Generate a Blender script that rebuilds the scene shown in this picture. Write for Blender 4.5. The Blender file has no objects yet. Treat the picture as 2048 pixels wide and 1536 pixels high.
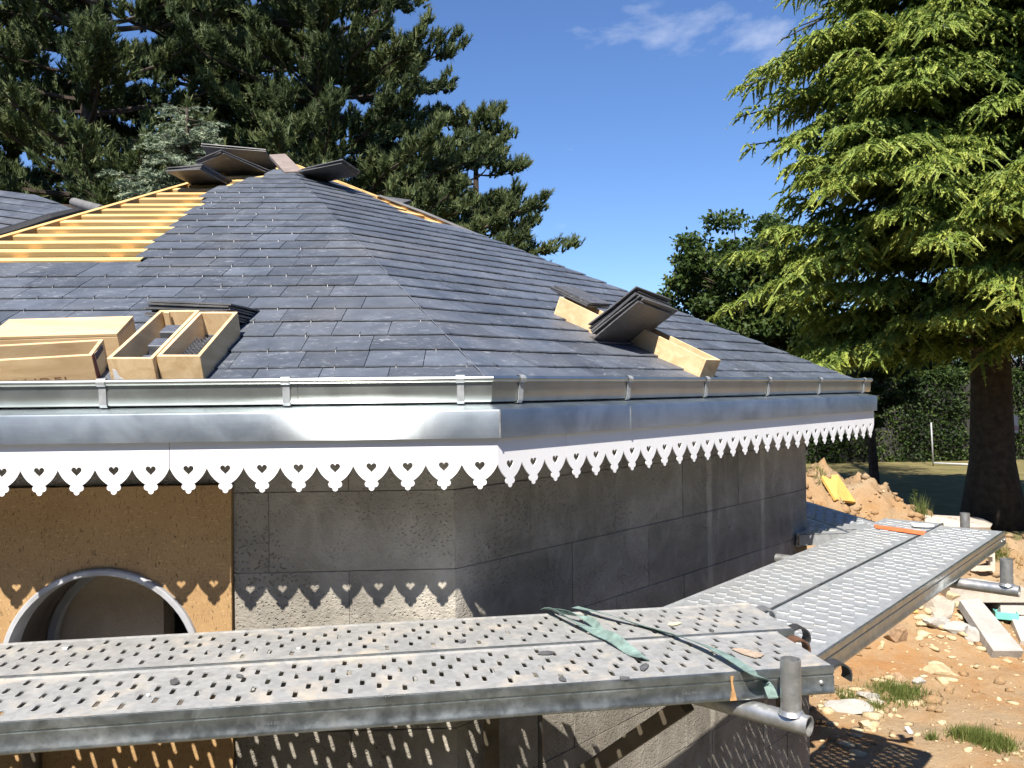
import bpy, bmesh, math, random
import numpy as np
from mathutils import Vector, Matrix
from mathutils.geometry import delaunay_2d_cdt, tessellate_polygon

# ------------------------------------------------------------------ camera, sky, sun, exposure
scene = bpy.context.scene
COL = scene.collection
F = 1657.0; ROLL = .011; HZ = 11.0          # focal length (px of a 2048 wide frame), roll, horizon offset
cam_data = bpy.data.cameras.new('camera')
cam_data.sensor_width = 36.0; cam_data.lens = 36.0 * F / 2048.0
cam_data.clip_start = .05; cam_data.clip_end = 2000
camera = bpy.data.objects.new('camera', cam_data); COL.objects.link(camera)
camera.matrix_world = Matrix.Rotation(math.pi/2 + math.atan(HZ/F), 4, 'X') @ Matrix.Rotation(-ROLL, 4, 'Z')
scene.camera = camera

SUN_AZ = math.radians(11.5); SUN_EL = math.radians(51.2)
SUN_DIR = Vector((math.sin(SUN_AZ)*math.cos(SUN_EL), math.cos(SUN_AZ)*math.cos(SUN_EL), -math.sin(SUN_EL)))  # travel direction
sun_data = bpy.data.lights.new('sun', 'SUN'); sun_data.energy = 5.0; sun_data.angle = math.radians(.53); sun_data.color = (1, .93, .83)
sun = bpy.data.objects.new('sun', sun_data); COL.objects.link(sun)
sun.rotation_euler = SUN_DIR.to_track_quat('-Z', 'Y').to_euler(); sun.location = (-20, -40, 60)

world = bpy.data.worlds.new('World'); scene.world = world; world.use_nodes = True
wn = world.node_tree.nodes; wl = world.node_tree.links; wn.clear()
w_out = wn.new('ShaderNodeOutputWorld'); w_bg = wn.new('ShaderNodeBackground'); w_sky = wn.new('ShaderNodeTexSky')
w_sky.sky_type = 'NISHITA'; w_sky.sun_disc = False; w_sky.sun_elevation = SUN_EL; w_sky.sun_rotation = math.pi + SUN_AZ
w_sky.altitude = 100; w_sky.air_density = 1.0; w_sky.dust_density = .0; w_sky.ozone_density = 6.0
w_bg.inputs['Strength'].default_value = .067
# thin summer clouds, spread over the whole sky by noise on the view direction
w_tc = wn.new('ShaderNodeTexCoord'); w_map = wn.new('ShaderNodeMapping'); w_map.inputs['Scale'].default_value = (3.4, 3.4, 7.5)
w_map.inputs['Location'].default_value = (39.303345, 11.821994, 23.862826)
w_n1 = wn.new('ShaderNodeTexNoise'); w_n1.inputs['Scale'].default_value = 1.7; w_n1.inputs['Detail'].default_value = 7; w_n1.inputs['Roughness'].default_value = .56; w_n1.inputs['Distortion'].default_value = .25
w_r1 = wn.new('ShaderNodeValToRGB'); w_r1.color_ramp.elements[0].position = .595; w_r1.color_ramp.elements[1].position = .78
w_mix = wn.new('ShaderNodeMixRGB'); w_mix.inputs['Color2'].default_value = (7.0, 7.3, 8.2, 1)
w_mul = wn.new('ShaderNodeMath'); w_mul.operation = 'MULTIPLY'; w_mul.inputs[1].default_value = .5
wl.new(w_tc.outputs['Generated'], w_map.inputs['Vector']); wl.new(w_map.outputs['Vector'], w_n1.inputs['Vector'])
wl.new(w_n1.outputs['Fac'], w_r1.inputs['Fac']); wl.new(w_r1.outputs['Color'], w_mul.inputs[0]); wl.new(w_mul.outputs[0], w_mix.inputs['Fac'])
w_tint = wn.new('ShaderNodeMixRGB'); w_tint.blend_type = 'MULTIPLY'; w_tint.inputs['Fac'].default_value = 1; w_tint.inputs['Color2'].default_value = (.92, 1.02, 1.2, 1)
wl.new(w_sky.outputs['Color'], w_tint.inputs['Color1']); wl.new(w_tint.outputs['Color'], w_mix.inputs['Color1']); wl.new(w_mix.outputs['Color'], w_bg.inputs['Color']); wl.new(w_bg.outputs['Background'], w_out.inputs['Surface'])
cy = scene.cycles; cy.max_bounces = 5; cy.diffuse_bounces = 2; cy.glossy_bounces = 3; cy.transmission_bounces = 2; cy.transparent_max_bounces = 4; cy.use_adaptive_sampling = True; cy.adaptive_threshold = .02
scene.view_settings.view_transform = 'Standard'; scene.view_settings.look = 'None'
scene.view_settings.exposure = 1.06; scene.view_settings.gamma = 1.0; scene.view_settings.use_curve_mapping = False

# ------------------------------------------------------------------ measuring helpers (camera at the origin, +Y forward, ground at z = -2.5)
ZG = -2.5
def ray(x, y):
    u = x-1024; v = y-768
    u, v = u-ROLL*v, v+ROLL*u-HZ
    return np.array([u/F, 1, -v/F])
def P(x, y, d): return ray(x, y)*d
def onz(x, y, z): r = ray(x, y); return r*(z/r[2])
def lenpt(p, x, y, length, far=True):
    """point seen at pixel x,y that lies at a given distance from p"""
    r = ray(x, y); a = r@r; b = -2*r@p; c = p@p-length*length; D = b*b-4*a*c
    k = (-b/(2*a)) if D < 0 else ((-b+math.sqrt(D))/(2*a) if far else (-b-math.sqrt(D))/(2*a))
    return r*k
TH0 = math.radians(2.1); T225 = math.tan(math.pi/8)
A0 = np.array([-.042, 2.308]); SIDE = 2.898; Z0 = -.0206; TA = .4714; INS = .318   # octagon corner, side, roof plane, wall inset
class Face:
    def __init__(s, a, th):
        s.a = np.array(a, float); s.t = np.array([math.cos(th), math.sin(th)]); s.m = np.array([-math.sin(th), math.cos(th)])
    def W(s, t, n, z): q = s.a+s.t*t+s.m*n; return np.array([q[0], q[1], z])
    def R(s, t, n, off=0): return s.W(t, n, Z0+TA*n+off)
    def roof(s, x, y, off=0):
        r = ray(x, y); k = (Z0+off-TA*np.dot(s.a, s.m))/(r[2]-TA*np.dot(r[:2], s.m)); p = r*k
        return float(np.dot(p[:2]-s.a, s.t)), float(np.dot(p[:2]-s.a, s.m))
FACES = []
a = A0 - SIDE*np.array([math.cos(TH0), math.sin(TH0)])
for k in range(8):                      # every face runs t = 0 .. SIDE from its own start corner
    f_ = Face(a, TH0+k*math.pi/4); FACES.append(f_); a = a + f_.t*SIDE
FL = Face(A0, TH0); FR = FACES[1]       # FL runs t = -SIDE .. 0
CEN = FACES[0].W(SIDE/2, SIDE/2/T225, 0); APEX = FACES[0].R(SIDE/2, SIDE/2/T225)

# ------------------------------------------------------------------ object helpers
WLOC = {}
def tag(o, label=None, cat=None, group=None, kind=None):
    if label: o['label'] = label
    if cat: o['category'] = cat
    if group: o['group'] = group
    if kind: o['kind'] = kind
    return o
def thing(name, loc, label, cat, group=None):
    o = bpy.data.objects.new(name, None); COL.objects.link(o); o.location = Vector([float(c) for c in loc]); o.empty_display_size = .1
    WLOC[o] = Vector([float(c) for c in loc]); return tag(o, label, cat, group)
def put(name, me, parent=None, M=None):
    o = bpy.data.objects.new(name, me); COL.objects.link(o)
    if parent is not None:
        o.parent = parent
        if parent in WLOC: o.matrix_parent_inverse = Matrix.Translation(-WLOC[parent])
    if M is not None: o.matrix_basis = M
    return o
class MB:
    def __init__(s): s.v = []; s.f = []; s.mi = []; s.cur = 0
    def add(s, vs, fs):
        b = len(s.v); s.v.extend([tuple(float(c) for c in p) for p in vs])
        for f in fs: s.f.append(tuple(b+i for i in f)); s.mi.append(s.cur)
        return s
    def hexa(s, p):   # p: 8 points, bottom loop then top loop
        return s.add(p, [(3,2,1,0),(4,5,6,7),(0,1,5,4),(1,2,6,5),(2,3,7,6),(3,0,4,7)])
    def obox(s, o, ex, ey, ez):
        o, ex, ey, ez = map(np.asarray, (o, ex, ey, ez))
        return s.hexa([o, o+ex, o+ex+ey, o+ey, o+ez, o+ex+ez, o+ex+ey+ez, o+ey+ez])
    def box(s, c, sz): c = np.array(c, float); h = np.array(sz, float)/2; return s.obox(c-h, (2*h[0],0,0), (0,2*h[1],0), (0,0,2*h[2]))
    def prism(s, poly, d, caps=True):   # poly: list of 3D points, d: offset vector
        n = len(poly); d = np.asarray(d); a = [np.asarray(p) for p in poly]; b = [p+d for p in a]
        fs = [(i, (i+1) % n, n+(i+1) % n, n+i) for i in range(n)]
        if caps: fs += [tuple(range(n-1, -1, -1)), tuple(range(n, 2*n))]
        return s.add(a+b, fs)
    def tube(s, pts, r, n=12, hollow=0, caps=True):
        pts = [np.asarray(p, float) for p in pts]; rs = r if isinstance(r, (list, tuple)) else [r]*len(pts)
        rings = []; up = np.array([0, 0, 1.0])
        for i, p in enumerate(pts):
            d = pts[min(i+1, len(pts)-1)]-pts[max(i-1, 0)]; d = d/np.linalg.norm(d)
            if i == 0:
                a = np.cross(d, up)
                if np.linalg.norm(a) < .05: a = np.cross(d, (1., 0, 0))
            a = a-d*(a@d); a = a/np.linalg.norm(a); b = np.cross(d, a)
            rings.append([p+rs[i]*(a*math.cos(2*math.pi*j/n)+b*math.sin(2*math.pi*j/n)) for j in range(n)])
        vs = [q for g in rings for q in g]
        fs = [(i*n+j, i*n+(j+1) % n, (i+1)*n+(j+1) % n, (i+1)*n+j) for i in range(len(pts)-1) for j in range(n)]
        if hollow and len(pts) == 2:
            b = len(vs); k = hollow/rs[0]
            for p, g in zip(pts, rings): vs += [p+(q-p)*k for q in g]
            fs += [(b+n+j, b+n+(j+1) % n, b+(j+1) % n, b+j) for j in range(n)]
            for e in (0, 1): fs += [(e*n+j, b+e*n+j, b+e*n+(j+1) % n, e*n+(j+1) % n) for j in range(n)]
        elif caps: fs += [tuple(range(n-1, -1, -1)), tuple(range((len(pts)-1)*n, len(pts)*n))]
        return s.add(vs, fs)
    def sphere(s, c, r, n=8, sc=(1,1,1)):
        vs = []; fs = []; m = max(4, n//2)
        for i in range(m+1):
            for j in range(n):
                th = math.pi*i/m; ph = 2*math.pi*j/n
                vs.append((c[0]+r*sc[0]*math.sin(th)*math.cos(ph), c[1]+r*sc[1]*math.sin(th)*math.sin(ph), c[2]+r*sc[2]*math.cos(th)))
        for i in range(m):
            for j in range(n): fs.append((i*n+j, (i+1)*n+j, (i+1)*n+(j+1) % n, i*n+(j+1) % n))
        return s.add(vs, fs)
    def mesh(s, name, mats, smooth=False, fix=True):
        me = bpy.data.meshes.new(name); me.from_pydata(s.v, [], s.f)
        for m in (mats if isinstance(mats, (list, tuple)) else [mats]): me.materials.append(m)
        if any(s.mi): me.polygons.foreach_set('material_index', s.mi)
        if fix:
            bm = bmesh.new(); bm.from_mesh(me); bmesh.ops.recalc_face_normals(bm, faces=bm.faces); bm.to_mesh(me); bm.free()
        if smooth: me.shade_smooth()
        me.update(); return me
    def build(s, name, mats, parent=None, smooth=False, bevel=0, fix=True, sharp=None):
        o = put(name, s.mesh(name, mats, smooth or sharp is not None, fix), parent)
        if sharp is not None: o.data.set_sharp_from_angle(angle=math.radians(sharp))
        if bevel:
            b = o.modifiers.new('bevel', 'BEVEL'); b.width = bevel; b.segments = 2; b.limit_method = 'ANGLE'
        return o
def np_mesh(name, V, T, mat, attr=None, smooth=False):
    """big triangle soup from numpy arrays; attr = per-vertex float written as attribute 'tone'"""
    me = bpy.data.meshes.new(name); V = np.ascontiguousarray(V, np.float32); T = np.ascontiguousarray(T, np.int32); k = T.shape[1]
    me.vertices.add(len(V)); me.vertices.foreach_set('co', V.ravel())
    me.loops.add(T.size); me.loops.foreach_set('vertex_index', T.ravel())
    me.polygons.add(len(T)); me.polygons.foreach_set('loop_start', np.arange(0, T.size, k, dtype=np.int32))
    me.materials.append(mat); me.update(calc_edges=True)
    if attr is not None:
        at = me.attributes.new('tone', 'FLOAT', 'POINT'); at.data.foreach_set('value', np.ascontiguousarray(attr, np.float32))
    if smooth: me.shade_smooth()
    return me

# ------------------------------------------------------------------ materials
class NT:
    def __init__(s, name):
        s.m = bpy.data.materials.new(name); s.m.use_nodes = True; s.n = s.m.node_tree.nodes; s.l = s.m.node_tree.links
        s.b = s.n['Principled BSDF']; s.out = s.n['Material Output']
    def node(s, t, **kw):
        n = s.n.new(t)
        for k, v in kw.items():
            if k in n.inputs: n.inputs[k].default_value = v
            else: setattr(n, k, v)
        return n
    def link(s, a, b): s.l.new(a, b)
    def coord(s, kind='Object', scale=(1,1,1), rot=(0,0,0)):
        c = s.node('ShaderNodeTexCoord'); m = s.node('ShaderNodeMapping'); m.inputs['Scale'].default_value = scale; m.inputs['Rotation'].default_value = rot
        s.link(c.outputs[kind], m.inputs['Vector']); return m.outputs['Vector']
    def noise(s, vec, scale, detail=4, rough=.55, dist=0):
        n = s.node('ShaderNodeTexNoise'); n.inputs['Scale'].default_value = scale; n.inputs['Detail'].default_value = detail; n.inputs['Roughness'].default_value = rough; n.inputs['Distortion'].default_value = dist
        if vec is not None: s.link(vec, n.inputs['Vector'])
        return n.outputs['Fac']
    def ramp(s, fac, stops, inter='LINEAR'):
        r = s.node('ShaderNodeValToRGB'); r.color_ramp.interpolation = inter; e = r.color_ramp.elements
        while len(e) < len(stops): e.new(.5)
        for q, (p, c) in zip(e, stops): q.position = p; q.color = (c if isinstance(c, tuple) else (c, c, c))[:3]+(1,)
        s.link(fac, r.inputs['Fac']); return r.outputs['Color']
    def mix(s, fac, c1, c2, blend='MIX'):
        m = s.node('ShaderNodeMixRGB'); m.blend_type = blend
        for i, c in ((0, fac), (1, c1), (2, c2)):
            if isinstance(c, (int, float)): m.inputs[i].default_value = c
            elif isinstance(c, tuple): m.inputs[i].default_value = c[:3]+(1,)
            else: s.link(c, m.inputs[i])
        return m.outputs['Color']
    def math(s, op, a_, b_=0):
        m = s.node('ShaderNodeMath'); m.operation = op
        for i, c in ((0, a_), (1, b_)):
            if isinstance(c, (int, float)): m.inputs[i].default_value = c
            else: s.link(c, m.inputs[i])
        return m.outputs[0]
    def bump(s, h, strength=.3, dist=.01):
        b = s.node('ShaderNodeBump'); b.inputs['Strength'].default_value = strength; b.inputs['Distance'].default_value = dist
        s.link(h, b.inputs['Height']); s.link(b.outputs['Normal'], s.b.inputs['Normal'])
    def set(s, color=None, rough=None, metal=None, spec=None):
        for nm, v in (('Base Color', color), ('Roughness', rough), ('Metallic', metal), ('Specular IOR Level', spec)):
            if v is None: continue
            if isinstance(v, tuple): s.b.inputs[nm].default_value = v[:3]+(1,)
            elif isinstance(v, (int, float)): s.b.inputs[nm].default_value = v
            else: s.link(v, s.b.inputs[nm])
        return s.m
def plain(name, col, rough=.6, metal=0, var=.12, scale=8, bump=0, spec=.5):
    t = NT(name); v = t.coord()
    n = t.noise(v, scale, 5)
    c = t.ramp(n, [(.3, tuple(x*(1-var) for x in col)), (.7, tuple(min(1, x*(1+var)) for x in col))])
    if bump: t.bump(t.noise(v, scale*6, 4), bump, .004)
    return t.set(c, rough, metal, spec)

def mat_slate(name, base=(.072, .085, .108)):
    t = NT(name); v = t.coord()
    oi = t.node('ShaderNodeObjectInfo')
    tone = t.ramp(oi.outputs['Random'], [(0, .78), (.5, 1.0), (1, 1.22)])
    n1 = t.noise(v, 9, 5, .6, .4)
    c = t.mix(1, t.ramp(n1, [(.3, tuple(x*.8 for x in base)), (.7, tuple(x*1.2 for x in base))]), tone, 'MULTIPLY')
    # pale scuffs drawn out along the courses
    v2 = t.coord(scale=(9, 9, 42)); sc = t.ramp(t.noise(v2, 3.2, 6, .7, .8), [(.56, 0.), (.72, 1.)])
    gate = t.ramp(t.noise(v, 4.5, 3), [(.34, 0.), (.56, .9)])
    c = t.mix(t.math('MULTIPLY', sc, gate), c, (.3, .31, .34))
    dust = t.ramp(t.noise(v, 2.2, 4), [(.5, 0.), (.75, .28)])
    c = t.mix(dust, c, (.17, .16, .15))
    t.bump(t.noise(t.coord(scale=(1, 1, 2.5)), 38, 6, .65, .6), .35, .004)
    return t.set(c, t.ramp(n1, [(.3, .42), (.7, .6)]), 0, .5)
def mat_zinc(name, base=(.52, .565, .60), r1=.32, an=.70, blot=.14, k=.55):
    """rolled sheet zinc: a sharp lobe drawn out across the rolling direction over a broad dull one"""
    t = NT(name); v = t.coord()
    n1 = t.noise(v, 7, 6, .65, .8); st = t.noise(t.coord(scale=(1.2, 1.2, 30)), 4, 4)
    c = t.ramp(n1, [(.28, tuple(x*(1-blot*1.5) for x in base)), (.5, base), (.72, tuple(min(1, x*(1+blot)) for x in base))])
    c = t.mix(t.ramp(st, [(.35, .25), (.65, 0.)]), c, tuple(x*.8 for x in base))
    c = t.mix(t.ramp(t.noise(v, 60, 3, .6), [(.62, 0.), (.75, .3)]), c, (.72, .74, .74))
    c = t.mix(t.ramp(t.noise(v, 11, 5, .7, 1.5), [(.62, 0.), (.7, .35)]), c, (.66, .68, .69))
    t.set(t.mix(1, c, (.95, .97, .96), 'MULTIPLY'), t.ramp(n1, [(.3, .42), (.7, .52)]), 1.0)
    g = t.node('ShaderNodeBsdfAnisotropic'); g.distribution = 'BECKMANN'; g.inputs['Roughness'].default_value = r1; g.inputs['Anisotropy'].default_value = an; g.inputs['Rotation'].default_value = .0; t.link(c, g.inputs['Color'])
    ge = t.node('ShaderNodeNewGeometry'); cr = t.node('ShaderNodeVectorMath'); cr.operation = 'CROSS_PRODUCT'; cr.inputs[0].default_value = (0, 0, 1); t.link(ge.outputs['Normal'], cr.inputs[1]); nz = t.node('ShaderNodeVectorMath'); nz.operation = 'NORMALIZE'; t.link(cr.outputs[0], nz.inputs[0]); t.link(nz.outputs[0], g.inputs['Tangent'])
    mx = t.node('ShaderNodeMixShader'); mx.inputs[0].default_value = .46; t.link(t.b.outputs[0], mx.inputs[1]); t.link(g.outputs[0], mx.inputs[2]); t.link(mx.outputs[0], t.out.inputs['Surface'])
    return t.m
def mat_galv(name, dirt=.5, base=(.42, .44, .45), metal=.55, rough=.5):
    t = NT(name); v = t.coord()
    vo = t.node('ShaderNodeTexVoronoi'); vo.inputs['Scale'].default_value = 70; t.link(v, vo.inputs['Vector'])
    bw = t.node('ShaderNodeRGBToBW'); t.link(vo.outputs['Color'], bw.inputs[0])
    c = t.ramp(bw.outputs[0], [(.15, tuple(x*.88 for x in base)), (.85, tuple(x*1.12 for x in base))])
    wear = t.ramp(t.noise(v, 7, 6, .7, 1.), [(.4, 0.), (.7, 1.)])
    c = t.mix(t.math('MULTIPLY', wear, .3), c, tuple(x*.72 for x in base))
    d = t.ramp(t.noise(v, 9, 7, .75, .6), [(.5, 0.), (.72, dirt)])
    c2 = t.mix(d, c, t.ramp(t.noise(v, 3, 3), [(.4, (.36, .33, .28)), (.6, (.46, .38, .27))]))
    t.set(c2, t.math('ADD', t.math('MULTIPLY', d, .25), t.ramp(t.noise(v, 22, 4), [(.3, rough-.06), (.7, rough+.1)])), t.math('MULTIPLY', t.math('SUBTRACT', 1.0, d), metal))
    t.bump(t.noise(v, 60, 4, .6), .05, .002)
    return t.m
def mat_wood(name, c1, c2, axis=(1, 14, 14), scale=3.2, rough=.6, knots=True, rot=(0,0,0)):
    t = NT(name); v = t.coord('Object', axis, rot)
    g = t.noise(v, scale, 6, .6, 1.4); oi = t.node('ShaderNodeObjectInfo')
    c = t.ramp(g, [(.32, c1), (.5, tuple((a_+b_)/2 for a_, b_ in zip(c1, c2))), (.68, c2)])
    if knots: c = t.mix(t.ramp(t.noise(t.coord(), 7, 3), [(.68, 0.), (.76, .45)]), c, tuple(x*.5 for x in c1))
    c = t.mix(1, c, t.ramp(oi.outputs['Random'], [(0, .86), (1, 1.1)]), 'MULTIPLY')
    t.bump(g, .12, .003)
    return t.set(c, rough, 0, .35)
def mat_concrete(name, cols, pit=.5, rough=.92, wallmarks=False):
    t = NT(name); v = t.coord(); oi = t.node('ShaderNodeObjectInfo')
    big = t.noise(v, 3.4, 6, .62, .5)
    c = t.ramp(big, [(.25, cols[0]), (.5, cols[1]), (.75, cols[2])])
    st = t.ramp(t.noise(t.coord(scale=(2, 2, 1.2)), 2.6, 6, .7, 1.2), [(.5, 0.), (.72, .5)])
    c = t.mix(st, c, tuple(x*1.25 for x in cols[2]))
    c = t.mix(1, c, t.ramp(oi.outputs['Random'], [(0, .89), (1, 1.1)]), 'MULTIPLY')
    rust = t.ramp(t.noise(v, 2.3, 3), [(.58, 0.), (.8, .5)]); c = t.mix(rust, c, (.30, .24, .18))
    if wallmarks:       # mortar smeared round the corner and over two filled joints
        sep = t.node('ShaderNodeSeparateXYZ'); t.link(v, sep.inputs[0])
        dx = t.math('ADD', sep.outputs[0], .215); dy = t.math('SUBTRACT', sep.outputs[1], 2.62)
        dist = t.math('SQRT', t.math('ADD', t.math('MULTIPLY', dx, dx), t.math('MULTIPLY', dy, dy)))
        dist = t.math('ADD', dist, t.math('MULTIPLY', t.math('SUBTRACT', t.noise(t.coord(scale=(1, 1, .45)), 5, 6, .7, .5), .5), .42))
        k = t.ramp(dist, [(.02, .95), (.2, 0.)])
        along = t.math('ADD', t.math('MULTIPLY', t.math('ADD', sep.outputs[0], .042), math.cos(math.radians(47.1))), t.math('MULTIPLY', t.math('SUBTRACT', sep.outputs[1], 2.308), math.sin(math.radians(47.1))))
        wob = t.math('MULTIPLY', t.math('SUBTRACT', t.noise(v, 14, 5, .7), .5), .05)
        for tt in (1.72, 2.245):
            e = t.math('ABSOLUTE', t.math('SUBTRACT', t.math('ADD', along, wob), tt)); k = t.math('MAXIMUM', k, t.ramp(e, [(.012, .7), (.03, 0.)]))
        c = t.mix(k, c, t.ramp(t.noise(v, 9, 5), [(.3, (.36, .335, .28)), (.7, (.52, .49, .43))]))
    vo = t.node('ShaderNodeTexVoronoi'); vo.inputs['Scale'].default_value = 85; vo.inputs['Randomness'].default_value = 1; t.link(v, vo.inputs['Vector'])
    pm = t.ramp(t.noise(v, 6, 4), [(.4, 0.), (.62, 1.)])
    hole = t.math('MULTIPLY', t.ramp(vo.outputs['Distance'], [(.12, 1.), (.32, 0.)]), pm)
    h = t.math('SUBTRACT', t.noise(v, 70, 6, .7), t.math('MULTIPLY', hole, .9))
    t.bump(h, pit*1.5, .008)
    return t.set(c, rough, 0, .2)
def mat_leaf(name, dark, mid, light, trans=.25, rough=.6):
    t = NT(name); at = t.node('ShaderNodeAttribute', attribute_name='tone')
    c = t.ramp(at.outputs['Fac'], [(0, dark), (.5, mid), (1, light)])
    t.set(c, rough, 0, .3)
    tr = t.node('ShaderNodeBsdfTranslucent'); t.link(c, tr.inputs['Color']); mx = t.node('ShaderNodeMixShader'); mx.inputs[0].default_value = trans
    t.link(t.b.outputs[0], mx.inputs[1]); t.link(tr.outputs[0], mx.inputs[2]); t.link(mx.outputs[0], t.out.inputs['Surface'])
    return t.m

M = {}
M['slate'] = mat_slate('slate'); M['slate_loose'] = mat_slate('slate_loose', (.085, .086, .09))
M['zinc'] = mat_zinc('zinc'); M['zinc_gutter'] = mat_zinc('zinc_gutter', (.52, .54, .52), .30, .6, .08)
M['galv'] = mat_galv('galvanised_dirty', .85, (.37, .375, .37), .4, .55); M['galv_clean'] = mat_galv('galvanised', .3, (.40, .42, .43), .45, .42); M['galv_tube'] = mat_galv('galvanised_tube', .3, (.44, .45, .45), .8, .4)
M['galv_rail'] = mat_galv('galvanised_rail', .15, (.40, .44, .45), .95, .32)
M['batten'] = mat_wood('batten_wood', (.52, .325, .12), (.74, .53, .24), (.6, 9, 9))
M['rafter'] = mat_wood('rafter_wood', (.55, .33, .12), (.72, .48, .2), (6, .6, 6))
M['box_wood'] = mat_wood('box_wood', (.58, .40, .21), (.76, .57, .34), (7, 1, 7), 3)
M['box_wood_along'] = mat_wood('box_wood_along', (.56, .38, .2), (.74, .55, .32), (1, 7, 7), 3)
M['old_board'] = mat_wood('old_board', (.2, .16, .14), (.3, .25, .22), (2, 2, 8))
M['white_pvc'] = plain('white_pvc', (.72, .72, .74), .38, 0, .03, 3)
M['reveal'] = plain('dark_reveal', (.10, .085, .07), .9, 0, .3, 12, .3)
M['ring'] = plain('grey_ring', (.34, .35, .37), .45, 0, .25, 9, .1)
M['concrete'] = mat_concrete('block_concrete', ((.165, .152, .13), (.265, .247, .213), (.385, .36, .318)), .65, .92, True)
M['mortar'] = mat_concrete('mortar', ((.24, .225, .2), (.30, .28, .25), (.36, .34, .31)), .35)
M['plaster_in'] = mat_concrete('inner_plaster', ((.42, .35, .26), (.5, .42, .32), (.56, .48, .38)), .3)
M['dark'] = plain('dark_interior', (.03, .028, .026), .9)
M['lead'] = plain('lead_sheet', (.17, .165, .16), .6, .2, .2, 12)
M['rubber'] = plain('black_rubber', (.014, .014, .015), .55, 0, .3, 20, .3)
def mat_fibreboard():
    t = NT('fibreboard'); v = t.coord()
    c = t.ramp(t.noise(v, 4, 5), [(.3, (.30, .185, .085)), (.7, (.40, .26, .125))])
    fl = t.ramp(t.noise(t.coord(scale=(60, 60, 190)), 1.3, 5, .6, 1.5), [(.57, 0.), (.66, .7)])
    c = t.mix(fl, c, (.6, .42, .22)); dk = t.ramp(t.noise(t.coord(scale=(170, 170, 60)), 1., 4, .6, 1.), [(.33, .8), (.42, 0.)])
    c = t.mix(dk, c, (.09, .055, .03)); t.bump(t.noise(v, 150, 4), .2, .002)
    return t.set(c, .85, 0, .2)
M['fibreboard'] = mat_fibreboard()
M['strap'] = plain('teal_strap', (.15, .22, .20), .85, 0, .35, 40, .3)
M['rust'] = plain('rusty_steel', (.11, .055, .03), .75, .3, .5, 30, .2)
M['dark_steel'] = plain('dark_steel', (.09, .09, .09), .5, .7, .3, 20, .1)
M['brace'] = plain('muddy_steel', (.13, .11, .08), .6, .5, .4, 9, .1)

# ------------------------------------------------------------------ ground
_rng = np.random.default_rng(7); _LAT = _rng.random((256, 256))
def vnoise(x, y):
    xi = np.floor(x).astype(int); yi = np.floor(y).astype(int); fx = x-xi; fy = y-yi
    fx = fx*fx*(3-2*fx); fy = fy*fy*(3-2*fy); g = lambda i, j: _LAT[i % 256, j % 256]
    return (g(xi, yi)*(1-fx)+g(xi+1, yi)*fx)*(1-fy)+(g(xi, yi+1)*(1-fx)+g(xi+1, yi+1)*fx)*fy
def fbm(x, y, o=5, gain=.5):
    s = 0; a_ = 1; tot = 0
    for k in range(o): s = s+a_*(vnoise(x*2**k+17*k, y*2**k+31*k)-.5); tot += a_; a_ *= gain
    return s/tot*2
def ground_z(X, Y):
    X = np.asarray(X, float); Y = np.asarray(Y, float)
    hc = np.interp(X, [-5, 0, 1.5, 3.4, 4.0, 4.7, 5.9, 8, 11], [0, .8, 1.45, 1.55, 1.3, .95, .6, .3, 0])
    dc = 9.7+.35*fbm(X*.5, Y*0+3.3, 2); prof = np.exp(-np.abs((Y-dc)/np.where(Y < dc, 1.25, 1.0))**2.2)
    z = hc*prof*(1+.35*fbm(X*1.7, Y*1.7, 5, .6))
    near = np.exp(-(((X-5)/6)**2+((Y-7)/4)**2))
    z = z+near*(.07*fbm(X*.9, Y*.9, 4)+.035*fbm(X*4, Y*4, 4, .65))+(prof*np.minimum(hc, .6))*.16*fbm(X*5, Y*5, 3, .7)
    z = z+.12*np.exp(-(((X-3.6)/1.1)**2+((Y-8.1)/.8)**2))
    return ZG+z+.25*fbm(X*.03, Y*.03, 3)*np.clip((np.hypot(X-4, Y-8)-16)/40, 0, 1)
def spread(lo, hi, flo, fhi, fine, coarse):
    a_ = list(np.arange(flo, fhi, fine)); s = fine
    x = flo
    while x > lo: s = min(s*1.35, coarse); x -= s; a_.insert(0, x)
    x = a_[-1]; s = fine
    while x < hi: s = min(s*1.35, coarse); x += s; a_.append(x)
    return np.array(a_)
gx = spread(-400, 400, 1.6, 8.4, .045, 60); gy = spread(-400, 900, 4.6, 12.2, .045, 60)
GX, GY = np.meshgrid(gx, gy); GZ = ground_z(GX, GY)
nx, ny = len(gx), len(gy); ii = np.arange(nx*ny).reshape(ny, nx)
quads = np.stack([ii[:-1, :-1], ii[:-1, 1:], ii[1:, 1:], ii[1:, :-1]], -1).reshape(-1, 4)
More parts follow.
